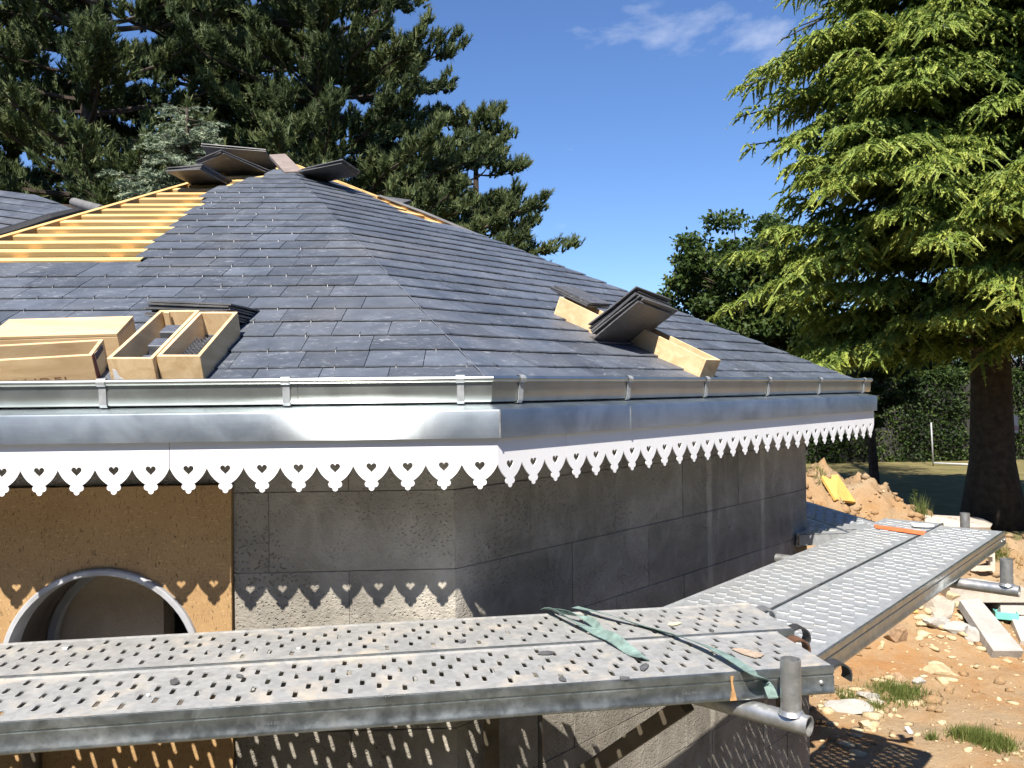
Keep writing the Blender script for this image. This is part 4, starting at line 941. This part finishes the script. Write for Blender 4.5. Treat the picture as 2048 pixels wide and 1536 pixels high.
slab('concrete_slab', [lift(gpt(2022, 1252), .08), lift(gpt(2080, 1240), .1), lift(gpt(2090, 1300), .06), lift(gpt(2040, 1292), .06)], .08, M['stone'], 'pale broken slab right of the leaning slab', 'slab', 'stones and rubble')
p = gpt(2008, 1244); T = thing('plastic_tray', p, 'turquoise plastic tray among the rubble', 'tray')
m = MB(); e1 = np.array([.19, -.05, -.01]); e2 = np.array([.04, .12, .0]); o_ = lift(gpt(1990, 1243), .03); m.obox(o_, e1, e2, (0, 0, .012)); m.build('base', M['turq'], T, bevel=.004)
for q, e in ((o_, e1), (o_+e2, e1), (o_, e2), (o_+e1, e2)):
    m = MB(); w_ = np.cross(e, (0, 0, 1.)); w_ = w_/np.linalg.norm(w_)*.008; m.obox(q-w_/2, e, w_, (0, 0, .07)); m.build('rim', M['turq'], T, bevel=.003)
f0 = gpt(1700, 1012)
slab('foam_board', [lift(gpt(1643, 962), .06), lift(gpt(1676, 959), .06), lift(gpt(1712, 1013), .05), lift(gpt(1672, 1008), .05)], .04, M['foam'], 'yellow insulation board leaning on the soil heap', 'insulation board', 'yellow insulation boards')
slab('foam_board', [lift(gpt(1790, 1232), .03), lift(gpt(1822, 1209), .06), lift(gpt(1836, 1230), .03)], .03, M['foam'], 'yellow insulation offcut under the angled planks', 'insulation board', 'yellow insulation boards')
slab('wooden_board', [lift(gpt(1850, 1042), .08), lift(gpt(1962, 1043), .08), lift(gpt(1985, 1054), .07), lift(gpt(1980, 1064), .06), lift(gpt(1850, 1064), .06)], .05, M['pale_wood'], 'pale board lying on the heap behind the plank ends', 'board')
m = MB(); q = gpt(1815, 1467); m.obox(q, (.03, .005, .0), (-.01, .05, .03), (0, -.012, .012)); tag(m.build('plaster_chip', M['white_bit']), 'small white chip on the soil near the plank shadow', 'chip')
# pebbles
rg = np.random.default_rng(3); V = []; T_ = []; b0 = 0; ico = bmesh.new(); bmesh.ops.create_icosphere(ico, subdivisions=1, radius=1); iv = np.array([v.co[:] for v in ico.verts]); it = np.array([[v.index for v in f.verts] for f in ico.faces]); ico.free()
for i in range(1500):
    x = rg.uniform(1.9, 7.2); y = rg.uniform(4.9, 9.6)
    if rg.random() > .35+.65*float(vnoise(np.array(x*1.3), np.array(y*1.3)) > .5): continue
    s = .006+.022*rg.random()**4; V.append(iv*np.array([s*rg.uniform(.8, 1.4), s, s*.6])*(1+.25*rg.normal(size=(len(iv), 1)))+[x, y, float(ground_z(x, y))+s*.2]); T_.append(it+b0); b0 += len(iv)
tag(put('pebbles', np_mesh('pebbles', np.concatenate(V), np.concatenate(T_), M['stone_y'])), 'scattered small pebbles on the sandy soil', 'pebbles', None, 'stuff')

# broken bits of rubble round the pile and the building corner
V = []; T_ = []; b0 = 0
for i in range(330):
    if i < 190: px_, py_ = rg.uniform(1835, 2048), rg.normal(1255, 38)
    elif i < 270: px_, py_ = rg.uniform(1640, 1800), rg.normal(1410, 40)
    else: px_, py_ = rg.uniform(1650, 2040), rg.uniform(1260, 1530)
    q = gpt(px_, py_); s = .012+.05*rg.random()**3.6; cub = np.sign(iv)*np.abs(iv)**.55
    a_ = rg.random()*6; R_ = np.array([[math.cos(a_), -math.sin(a_), 0], [math.sin(a_), math.cos(a_), 0], [0, 0, 1]])
    V.append((cub*np.array([s*rg.uniform(.8, 1.7), s*rg.uniform(.6, 1), s*rg.uniform(.25, .7)])*(1+.16*rg.normal(size=(len(iv), 1))))@R_.T+q+[0, 0, s*.15]); T_.append(it+b0); b0 += len(iv)
tag(put('rubble_bits', np_mesh('rubble_bits', np.concatenate(V), np.concatenate(T_), M['stone_y'])), 'small broken rubble bits strewn over the soil', 'rubble', None, 'stuff')

V = []; T_ = []; b0 = 0
for i in range(1100):
    x = rg.uniform(2.2, 7.5); y = rg.uniform(5.2, 10.3) if i < 500 else rg.normal(9.0, .7)
    s = .012+.05*rg.random()**2.6; V.append(iv*np.array([s*rg.uniform(.8, 1.5), s, s*.75])*(1+.3*rg.normal(size=(len(iv), 1)))+[x, y, float(ground_z(x, y))+s*.1]); T_.append(it+b0); b0 += len(iv)
tag(put('earth_clods', np_mesh('earth_clods', np.concatenate(V), np.concatenate(T_), M['soil'])), 'loose earth clods over the heap and soil', 'clods', None, 'stuff')

# ------------------------------------------------------------------ vegetation
def rnd_dirs(r, n): d = r.normal(size=(n, 3)); return d/np.linalg.norm(d, axis=1)[:, None]
def nrmz(a_): return a_/np.maximum(np.linalg.norm(a_, axis=-1, keepdims=True), 1e-9)
def blades(C, D, length, width, r, tone):
    """one thin triangle per row: base at C, pointing along D"""
    n = len(C); side = nrmz(np.cross(D, rnd_dirs(r, n))); w = np.broadcast_to(width, (n,))[:, None]; l = np.broadcast_to(length, (n,))[:, None]
    V = np.stack([C-side*w/2, C+side*w/2, C+D*l], 1).reshape(-1, 3); return V, np.arange(3*n).reshape(-1, 3), np.repeat(tone, 3)
def leaves(C, D, length, width, r, tone):
    """one bent rhombic leaf (two triangles) per row"""
    n = len(C); side = nrmz(np.cross(D, rnd_dirs(r, n))); w = np.broadcast_to(width, (n,))[:, None]; l = np.broadcast_to(length, (n,))[:, None]; nn_ = np.cross(D, side)
    V = np.stack([C, C+D*l*.5+side*w/2+nn_*w*.15, C+D*l, C+D*l*.5-side*w/2+nn_*w*.15], 1).reshape(-1, 3); b = np.arange(n)[:, None]*4
    return V, np.concatenate([b+[0, 1, 2], b+[0, 2, 3]]), np.repeat(tone, 4)
def join(parts):
    V = []; T_ = []; A_ = []; o = 0
    for v, t, a_ in parts: V.append(v); T_.append(t+o); A_.append(a_); o += len(v)
    return np.concatenate(V), np.concatenate(T_), np.concatenate(A_)
M['bark'] = plain('pine_bark', (.055, .04, .03), .95, 0, .5, 14, .8); M['bark_cedar'] = plain('cedar_bark', (.035, .028, .022), .95, 0, .5, 10, .9)
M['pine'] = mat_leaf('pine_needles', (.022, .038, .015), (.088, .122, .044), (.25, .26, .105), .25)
M['cedar'] = mat_leaf('cedar_needles', (.035, .066, .014), (.20, .275, .05), (.52, .545, .12), .3)
M['blue'] = mat_leaf('blue_cedar_needles', (.08, .11, .075), (.25, .31, .21), (.48, .52, .36), .25)
M['leaf'] = mat_leaf('green_leaves', (.016, .035, .008), (.05, .085, .016), (.14, .17, .04), .3)
M['hedge'] = mat_leaf('hedge_leaves', (.008, .02, .004), (.035, .065, .012), (.13, .17, .04), .25)
M['grass'] = mat_leaf('grass_blades', (.05, .08, .015), (.13, .17, .04), (.3, .28, .1), .3)

def pine(base, top, env, seed, label, z0, nlimb=4.6, dens=1.0):
    r = np.random.default_rng(seed); base = np.array(base, float); H = top
    T = thing('pine_tree', base, label, 'pine tree', 'tall dark pines behind the building'); tr = MB(); lean = r.uniform(-.02, .02, 2)
    axis = lambda z: np.array([base[0]+lean[0]*(z-base[2])+.15*math.sin(z*.5+seed), base[1]+lean[1]*(z-base[2]), z])
    zs = np.linspace(base[2], H, 14); rt = [max(.03, .30*(1-((z-base[2])/(H-base[2])))**.8) for z in zs]; tr.tube([axis(z) for z in zs], rt, 10); tr.build('trunk', M['bark'], T, smooth=True)
    lb = MB(); C = []; D = []; tone = []; z = z0; az = r.random()*6
    while z < H-.3:
        vis = z < 11.5
        for k in range(int(nlimb+r.random()) if vis else 3):
            az += 2.4+r.uniform(-.5, .5); R = float(env(z))*r.uniform(.68, 1.08); zz = z+r.uniform(-.3, .3); s0 = axis(zz); up = r.uniform(-.1, .22); out = np.array([math.cos(az), math.sin(az), 0])
            lt = r.uniform(-.1, .1)
            pts = [s0+out*R*s+np.array([0, 0, R*(up*s+.22*s*s-.12*s)])+rnd_dirs(r, 1)[0]*.06*R*s*.4 for s in np.linspace(0, 1, 7)]
            lb.tube(pts, [max(.012, .02*R*(1-s)+.008) for s in np.linspace(0, 1, 7)], 5)
            pts = np.array(pts); nsec = int(R*3.4*dens)+2
            for j in range(nsec):
                s = .28+.72*(j+r.random())/nsec; f_ = s*6; i0 = min(int(f_), 5); p = pts[i0]+(pts[i0+1]-pts[i0])*(f_-i0); sd = np.array([-out[1], out[0], 0])*(1 if j % 2 else -1)
                d = nrmz(out*r.uniform(.3, 1.)+sd*r.uniform(.2, 1.0)*(1.15-s)+np.array([0, 0, r.uniform(.0, .7)])); L_ = r.uniform(.35, .95)*(1.25-.5*s)
                if vis and r.random() < .5: lb.tube([p, p+d*L_*.6], [.012, .006], 3, caps=False)
                n = int((13 if vis else 4)*dens*(.6+L_)); u = .2+.8*r.random(n)**.8; tw = rnd_dirs(r, n)*.15*L_
                c = p+d*L_*u[:, None]+tw; dd = nrmz(d*.55+np.array([0, 0, .75])+rnd_dirs(r, n)*.55)
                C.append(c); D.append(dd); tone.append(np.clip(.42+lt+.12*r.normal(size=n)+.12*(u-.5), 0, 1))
        z += .42 if vis else .8
    lb.build('limbs', M['bark'], T, fix=False)
    C = np.concatenate(C); D = np.concatenate(D); tone = np.concatenate(tone); n = 17; N = len(C)
    n = 11; u = np.tile(np.linspace(0, 1, n), N); c = np.repeat(C, n, 0)+np.repeat(D, n, 0)*(u*.17)[:, None]; spread = rnd_dirs(r, N*n); dn_ = nrmz(np.repeat(D, n, 0)*(.45+.6*u)[:, None]+spread*.75)
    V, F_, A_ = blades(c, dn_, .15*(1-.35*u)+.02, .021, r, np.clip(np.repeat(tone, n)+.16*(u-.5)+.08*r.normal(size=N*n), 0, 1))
    core = [blades(C-D*.03, nrmz(D+rnd_dirs(r, N)*.22), .25, .075, r, np.clip(tone-.08+.08*r.normal(size=N), 0, 1)) for _ in range(3)]
    V, F_, A_ = join([(V, F_, A_)]+core)
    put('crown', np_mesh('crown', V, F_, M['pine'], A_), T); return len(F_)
def px_env(cx, d, prof):
    """envelope radius from silhouette half widths measured in the photo: [(y, x_edge)] -> r(z)"""
    zs = [(P(cx, y, d)[2], abs(x-cx)*d/F) for y, x in prof]; zs.sort(); return lambda z: np.interp(z, [a_ for a_, b in zs], [b for a_, b in zs])
nf = 0
x0 = P(640, 500, 20)
e1_ = px_env(640, 20, [(-700, 660), (-400, 730), (-60, 860), (60, 900), (140, 915), (260, 935), (350, 965), (420, 1000), (480, 1080), (530, 1150), (600, 1120), (640, 1000)])
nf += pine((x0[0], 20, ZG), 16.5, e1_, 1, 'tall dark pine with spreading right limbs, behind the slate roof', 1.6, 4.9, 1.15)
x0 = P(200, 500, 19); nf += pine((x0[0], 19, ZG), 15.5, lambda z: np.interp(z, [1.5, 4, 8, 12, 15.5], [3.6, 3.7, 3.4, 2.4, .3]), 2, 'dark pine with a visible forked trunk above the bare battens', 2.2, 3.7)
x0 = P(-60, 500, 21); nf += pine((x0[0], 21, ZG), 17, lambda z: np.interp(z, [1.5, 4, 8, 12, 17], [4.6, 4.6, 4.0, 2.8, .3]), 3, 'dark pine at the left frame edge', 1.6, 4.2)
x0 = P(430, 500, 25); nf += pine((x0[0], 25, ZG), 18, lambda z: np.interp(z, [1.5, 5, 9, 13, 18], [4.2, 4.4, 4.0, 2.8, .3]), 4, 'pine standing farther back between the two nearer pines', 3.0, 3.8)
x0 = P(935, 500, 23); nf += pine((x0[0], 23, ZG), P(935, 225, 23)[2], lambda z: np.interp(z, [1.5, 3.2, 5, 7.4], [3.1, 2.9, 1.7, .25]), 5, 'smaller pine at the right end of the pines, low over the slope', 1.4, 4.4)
print('pine tris', nf)

def cedar(base, top, env, z0, seed, name, label, cat, mat, step=.30, nl=5, droop=.3, dens=1.0, shoot=(.16, .34), rt0=.37, bark='bark_cedar', width=.02, nlen=.06, zvis=8.2, hang=.75, core_w=.07, skip=0):
    r = np.random.default_rng(seed); base = np.array(base, float); T = thing(name, base, label, cat); tr = MB()
    zs = np.linspace(base[2], top, 16); axis = lambda z: np.array([base[0], base[1], z]); tr.tube([axis(z) for z in zs], [max(.02, rt0*(1-(z-base[2])/(top-base[2]))**.9*(1+.5*math.exp(-(z-base[2])*2))) for z in zs], 14); tr.build('trunk', M[bark], T, smooth=True)
    lb = MB(); S0 = []; SD = []; SL_ = []; ST = []; z = z0; az = r.random()*6
    while z < top-.2:
        for k in range(nl):
            az += 2.4+r.uniform(-.35, .35); R = float(env(z))*r.uniform(.66, 1.08); out = np.array([math.cos(az), math.sin(az), 0]); sd = np.array([-out[1], out[0], 0]); facing = -out[1]
            if facing < -.3 and r.random() < skip: continue
            dn_ = dens*(1.0 if facing > -.25 else .4)*(1.0 if z < zvis else .35); tl = r.uniform(-.08, .08)
            p0 = axis(z+r.uniform(-.35, .35)); up = r.uniform(-.02, .42); dr_ = droop*r.uniform(.6, 1.5); path = lambda s: p0+out*R*s+np.array([0, 0, R*(up*s-dr_*s*s)])+sd*(.06*R*math.sin(3*s+k))
            lb.tube([path(s) for s in np.linspace(0, 1, 6)], [max(.01, .016*R*(1-s)+.006) for s in np.linspace(0, 1, 6)], 5, caps=False)
            ns = max(3, int(R/.15*dn_))
            for j in range(ns):
                s = .16+.84*(j+r.random())/ns; p = path(s); sg = 1 if j % 2 else -1; l2 = min(1.15, .22+(1-s)*R*.42)*r.uniform(.7, 1.2)
                d2 = nrmz(out*r.uniform(.55, 1.)+sd*sg*r.uniform(.5, 1.1)+np.array([0, 0, r.uniform(-.05, .28)]))
                n3 = max(3, int(l2/.06*dn_*1.15)); u = (np.arange(n3)+r.random(n3))/n3; pp = p+d2*l2*u[:, None]+np.array([0, 0, 1])*(-.35*l2*u*u)[:, None]
                s3 = nrmz(np.cross(d2, [0, 0, 1.])); sg3 = np.where(np.arange(n3) % 2, 1., -1.)[:, None]
                dd = nrmz(d2*r.uniform(.4, 1., (n3, 1))+s3*sg3*r.uniform(.3, 1., (n3, 1))+np.array([0, 0, 1])*r.uniform(-.3, .25, (n3, 1)))
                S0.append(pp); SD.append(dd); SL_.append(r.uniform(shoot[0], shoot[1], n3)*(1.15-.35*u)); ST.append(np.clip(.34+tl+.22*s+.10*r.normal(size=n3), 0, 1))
        z += step if z < zvis else step*3
    lb.build('limbs', M[bark], T, fix=False)
    S0 = np.concatenate(S0); SD = np.concatenate(SD); SL_ = np.concatenate(SL_); ST = np.concatenate(ST); N = len(S0); nn = 5; parts = []
    for i in range(nn):
        u = (i+.5)/nn; c = S0+SD*(SL_*u)[:, None]+np.array([0, 0, -1])*(SL_*hang*u*u)[:, None]; tang = nrmz(SD+np.array([0, 0, -1])*(2*hang*u))
        for q in range(2 if i < 3 else 3):
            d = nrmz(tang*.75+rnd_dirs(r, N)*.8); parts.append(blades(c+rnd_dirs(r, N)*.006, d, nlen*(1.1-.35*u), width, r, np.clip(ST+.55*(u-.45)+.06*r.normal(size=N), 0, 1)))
    for q in range(2):      # the needle mass of every spray
        for (u0, u1) in ((0., .55), (.4, 1.)):
            c = S0+SD*(SL_*u0)[:, None]+np.array([0, 0, -1])*(SL_*hang*u0*u0)[:, None]; e = S0+SD*(SL_*u1)[:, None]+np.array([0, 0, -1])*(SL_*hang*u1*u1)[:, None]
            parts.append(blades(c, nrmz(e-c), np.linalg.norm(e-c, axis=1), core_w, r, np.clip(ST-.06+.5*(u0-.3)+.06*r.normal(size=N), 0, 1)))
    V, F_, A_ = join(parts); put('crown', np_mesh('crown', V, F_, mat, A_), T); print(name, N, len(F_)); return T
cb = P(1985, 1050, 14.6)
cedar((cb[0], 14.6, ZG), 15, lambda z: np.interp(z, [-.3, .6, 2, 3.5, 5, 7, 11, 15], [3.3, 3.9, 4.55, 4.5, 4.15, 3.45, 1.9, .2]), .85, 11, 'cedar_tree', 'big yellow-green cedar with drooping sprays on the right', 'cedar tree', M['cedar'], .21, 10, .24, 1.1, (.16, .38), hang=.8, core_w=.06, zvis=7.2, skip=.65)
sb = P(372, 215, 13.5)
cedar((sb[0], 13.5, ZG), sb[2], lambda z: np.interp(z, [-1, sb[2]-2.2, sb[2]-.9, sb[2]], [2.0, 1.15, .62, .08]), -.5, 12, 'blue_cedar', 'young grey-green conifer with a pointed top behind the apex', 'conifer', M['blue'], .16, 6, -.05, 1.3, (.1, .2), .09, 'bark', .016, .05, 9, .2, .045)

def leafy(name, label, cat, c, rad, seed, mat, nclump, nleaf, size, trunk=None, group=None, tr=.1, flat=.6):
    r = np.random.default_rng(seed); c = np.array(c, float); rad = np.array(rad, float); base = (c[0], c[1], ZG) if trunk is None else trunk; T = thing(name, base, label, cat, group)
    m = MB(); m.tube([base, (base[0]*.5+c[0]*.5, base[1], (ZG+c[2])/2), c+[0, 0, rad[2]*.3]], [tr, tr*.75, tr*.25], 8); 
    d = rnd_dirs(r, nclump); q = r.random(nclump)**.35; cc = c+d*rad*q[:, None]
    for p in cc[::3]: m.tube([c+[0, 0, -rad[2]*.3], (c+p)/2+[0, 0, .1], p], [tr*.3, tr*.18, tr*.06], 4, caps=False)
    m.build('trunk', M['bark'], T, fix=False)
    cs = r.uniform(.35, .75, nclump)*rad.mean()*.36; N = nclump*nleaf; off = rnd_dirs(r, N)*(r.random(N)**.5)[:, None]; off[:, 2] *= flat
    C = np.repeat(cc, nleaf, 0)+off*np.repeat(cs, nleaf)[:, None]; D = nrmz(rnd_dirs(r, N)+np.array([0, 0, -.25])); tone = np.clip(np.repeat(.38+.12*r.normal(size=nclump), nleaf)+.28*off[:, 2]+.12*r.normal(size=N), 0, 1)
    V, F_, A_ = leaves(C, D, size*r.uniform(.7, 1.2, N), size*.62, r, tone); put('crown', np_mesh('crown', V, F_, mat, A_), T); return T
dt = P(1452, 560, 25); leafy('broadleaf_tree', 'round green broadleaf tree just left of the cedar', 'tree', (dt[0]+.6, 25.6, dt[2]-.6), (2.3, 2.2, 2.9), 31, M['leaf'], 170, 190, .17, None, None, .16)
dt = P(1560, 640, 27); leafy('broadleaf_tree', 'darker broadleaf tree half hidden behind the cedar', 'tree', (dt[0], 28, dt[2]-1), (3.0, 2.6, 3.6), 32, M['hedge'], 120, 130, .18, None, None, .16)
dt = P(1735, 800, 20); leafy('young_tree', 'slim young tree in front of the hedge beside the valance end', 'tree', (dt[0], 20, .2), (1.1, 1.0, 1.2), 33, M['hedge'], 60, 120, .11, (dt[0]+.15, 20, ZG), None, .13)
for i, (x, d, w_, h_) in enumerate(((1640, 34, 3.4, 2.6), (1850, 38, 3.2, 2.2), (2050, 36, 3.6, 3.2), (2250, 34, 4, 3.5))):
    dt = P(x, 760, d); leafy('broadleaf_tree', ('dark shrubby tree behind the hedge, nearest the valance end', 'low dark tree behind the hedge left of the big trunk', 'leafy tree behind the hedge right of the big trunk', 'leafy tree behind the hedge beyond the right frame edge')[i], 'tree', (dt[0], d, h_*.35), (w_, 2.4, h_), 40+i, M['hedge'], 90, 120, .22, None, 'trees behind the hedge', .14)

def hedge(name, label, p, q, thick, h, seed, n, mat=None, leaf=.11):
    r = np.random.default_rng(seed); p = np.array([p[0], p[1]], float); q = np.array([q[0], q[1]], float); d = q-p; L_ = np.linalg.norm(d); d /= L_; nn_ = np.array([-d[1], d[0]])
    T = thing(name, ((p[0]+q[0])/2, (p[1]+q[1])/2, ZG), label, 'hedge'); m = MB(); o = np.array([*(p+nn_*.18), ZG]); m.obox(o, np.array([*(d*L_), 0]), np.array([*(nn_*(thick-.36)), 0]), (0, 0, h-.25)); m.build('dark_core', M['dark'], T)  # solid near-black core box: the hedge's inner shade is put into its colour
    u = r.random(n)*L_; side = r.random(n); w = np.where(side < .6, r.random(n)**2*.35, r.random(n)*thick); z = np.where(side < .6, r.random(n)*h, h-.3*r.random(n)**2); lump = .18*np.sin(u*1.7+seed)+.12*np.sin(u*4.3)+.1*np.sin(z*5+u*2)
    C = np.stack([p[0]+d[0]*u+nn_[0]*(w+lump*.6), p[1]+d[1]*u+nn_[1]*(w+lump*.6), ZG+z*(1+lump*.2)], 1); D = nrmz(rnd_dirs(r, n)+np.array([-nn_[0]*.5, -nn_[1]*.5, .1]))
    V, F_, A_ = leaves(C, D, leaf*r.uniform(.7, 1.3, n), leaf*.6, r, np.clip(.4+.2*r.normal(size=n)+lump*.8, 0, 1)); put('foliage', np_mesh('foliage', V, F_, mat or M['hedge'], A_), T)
hedge('hedge', 'trimmed green hedge across the back of the garden', (7.5, 26.5), (22, 27.5), 1.3, 2.9, 51, 42000)
hedge('hedge', 'unseen tall hedge added along the right side for dark reflections', (24, 24), (26, -14), 2.0, 5.0, 52, 9000, None, .3)  # added out of view so the zinc mirrors something dark
hedge('hedge', 'unseen tall hedge added behind the photographer for dark reflections', (16, -13), (-24, -15), 2.5, 4.5, 53, 9000, None, .3)  # unseen as well, added to darken reflections in the metal
for i, (x, y, h_) in enumerate(((-15, -13, 9), (-8, -15, 10), (-1, -14, 9), (6, -15, 10), (13, -12, 9.5), (19, -6, 9), (22, 2, 9), (-20, -6, 9))):  # unseen trees added tall to cut sky fill and darken zinc reflections
    leafy('broadleaf_tree', ('unseen screening tree at the left end of the row', 'unseen second screening tree of the row', 'unseen third screening tree of the row', 'unseen middle screening tree of the row', 'unseen fifth screening tree of the row', 'unseen sixth screening tree of the row', 'unseen screening tree at the right end of the row', 'unseen screening tree left of the row')[i]+' behind the photographer', 'tree', (x, y, ZG+h_*.55), (4.2, 3.2, h_*.5), 80+i, M['hedge'], 120, 90, .5, None, 'unseen trees screening the sky behind the photographer', .3)

# white tubular fence frame and sign in front of the hedge
M['white_metal'] = plain('white_metal', (.36, .37, .38), .5, .2, .1, 8)
T = thing('fence_frame', onz(1865, 935, ZG), 'thin white tubular frame standing before the hedge', 'fence'); d0_ = onz(1865, 932, ZG)[1]
m = MB(); pz = P(1866, 930, d0_); m.tube([[pz[0], d0_, ZG], [pz[0]-.05, d0_, P(1860, 845, d0_)[2]]], .024, 8); m.build('post', M['white_metal'], T, smooth=True)
m = MB(); m.tube([P(1866, 926, d0_), P(2110, 936, d0_)], .03, 8); m.build('bottom_rail', M['white_metal'], T, smooth=True)
m = MB(); m.tube([P(1895, 793, d0_+3), P(2120, 790, d0_+3)], .06, 8); m.build('top_rail', M['white_metal'], T, smooth=True)
T = thing('sign', P(2025, 940, 19.), 'small white sign with a blue and pink picture right of the trunk', 'sign'); pz = P(2024, 848, 19)
m = MB(); m.box((pz[0], 19, pz[2]), (.27, .02, .40)); m.build('panel', plain('sign_white', (.8, .8, .84), .4, 0, .02), T)
for nm, c_, q in (('blue_patch', (.13, .22, .42), [(-.13, -.02), (-.07, .05), (-.02, -.03), (-.06, -.1), (-.13, -.12)]), ('pink_patch', (.6, .42, .45), [(0, -.1), (.06, -.02), (.12, -.05), (.12, -.15), (0, -.15)])):
    m = MB(); m.prism([(pz[0]+a_, 18.988, pz[2]+b) for a_, b in q], (0, -.002, 0)); m.build(nm, plain('sign_'+nm, c_, .5), T)
m = MB(); m.tube([(pz[0], 19.03, ZG), (pz[0], 19.03, pz[2]+.15)], .02, 8); m.build('post', M['white_metal'], T)
# far house glimpsed over the hedge
hp = P(1848, 780, 46); T = thing('house', (hp[0], 48, ZG), 'pale house glimpsed over the hedge left of the big trunk', 'house')
m = MB(); m.box((hp[0]+1, 48, ZG+1.8), (7, 5, 3.6)); m.build('wall', plain('white_render', (.7, .66, .62), .9), T)
m = MB(); m.prism([(hp[0]-2.9, 45.2, 1.1), (hp[0]+4.9, 45.2, 1.1), (hp[0]+4.9, 48, 2.6), (hp[0]-2.9, 48, 2.6)], (0, 0, .12)); m.prism([(hp[0]-2.9, 50.8, 1.1), (hp[0]+4.9, 50.8, 1.1), (hp[0]+4.9, 48, 2.6), (hp[0]-2.9, 48, 2.6)], (0, 0, .12)); m.build('roof', M['slate'], T)
for dx in (-.8, 1.4): m = MB(); m.box((hp[0]+dx, 45.48, .1), (.9, .06, 1.1)); w_ = m.build('window', M['white_metal'], T); m = MB(); m.box((hp[0]+dx, 45.44, .1), (.76, .02, .96)); m.build('pane', plain('pane', (.03, .04, .05), .08), w_)

# grass and weeds
def grass(px, w, n, seed, label, h=.09):
    r = np.random.default_rng(seed); p = gpt(*px); s = p[1]/F*w/2; C = np.stack([p[0]+r.normal(size=n)*s*.6, p[1]+r.normal(size=n)*s*.55, np.zeros(n)], 1); C[:, 2] = ground_z(C[:, 0], C[:, 1])-.005
    V, F_, A_ = blades(C, nrmz(rnd_dirs(r, n)*.55+[0, 0, 1.]), h*r.uniform(.5, 1.2, n), .006, r, np.clip(.45+.2*r.normal(size=n), 0, 1)); tag(put('grass_clump', np_mesh('grass_clump', V, F_, M['grass'], A_)), label, 'grass', 'grass clumps on the soil')
grass((1795, 1388), 90, 1600, 61, 'spreading grass clump below the angled planks'); grass((1938, 1475), 60, 1100, 62, 'grass clump near the lower right corner, left one'); grass((1985, 1490), 62, 1100, 63, 'grass clump near the lower right corner, right one')
grass((1745, 1420), 40, 350, 64, 'thin grass between the paving pieces'); grass((1690, 1395), 30, 220, 65, 'thin grass by the shadowed building corner'); grass((1860, 1478), 18, 90, 66, 'tiny grass tuft left of the corner clumps')
grass((1845, 1030), 30, 160, 67, 'wispy grass on the heap behind the planks', .22); grass((1990, 1110), 50, 300, 68, 'dark grass at the heap edge by the trunk', .2); grass((1640, 965), 40, 200, 69, 'short grass on the heap beside the yellow board', .1)
def weed(px, d, h, seed, label):
    r = np.random.default_rng(seed); b = P(*px, d); b[2] = min(b[2], float(ground_z(b[0], b[1]))); tp = b+[.02, 0, h]; T = thing('weed', b, label, 'weed', 'weeds on the heap'); m = MB(); m.tube([b, (b+tp)/2+[.02, 0, 0], tp], [.008, .006, .003], 5); m.build('stem', M['leaf'], T)
    for i in range(16):
        u = .2+.8*i/16; a_ = i*2.4; d_ = nrmz(np.array([math.cos(a_), math.sin(a_), r.uniform(.1, .6)])); V, F_, A_ = leaves((b+(tp-b)*u)[None], d_[None], h*.33*(1.2-.6*u), h*.1, r, np.array([.6+.3*r.random()])); put('leaf', np_mesh('leaf', V, F_, M['leaf'], A_), T)
weed((1900, 1045), 8.6, .34, 71, 'tall leafy weed on the heap before the trunk'); weed((1826, 1010), 9.6, .2, 72, 'small weed on the heap crest left of the tall one'); weed((1742, 985), 9.8, .14, 73, 'tiny weed on the heap crest beyond the yellow board')
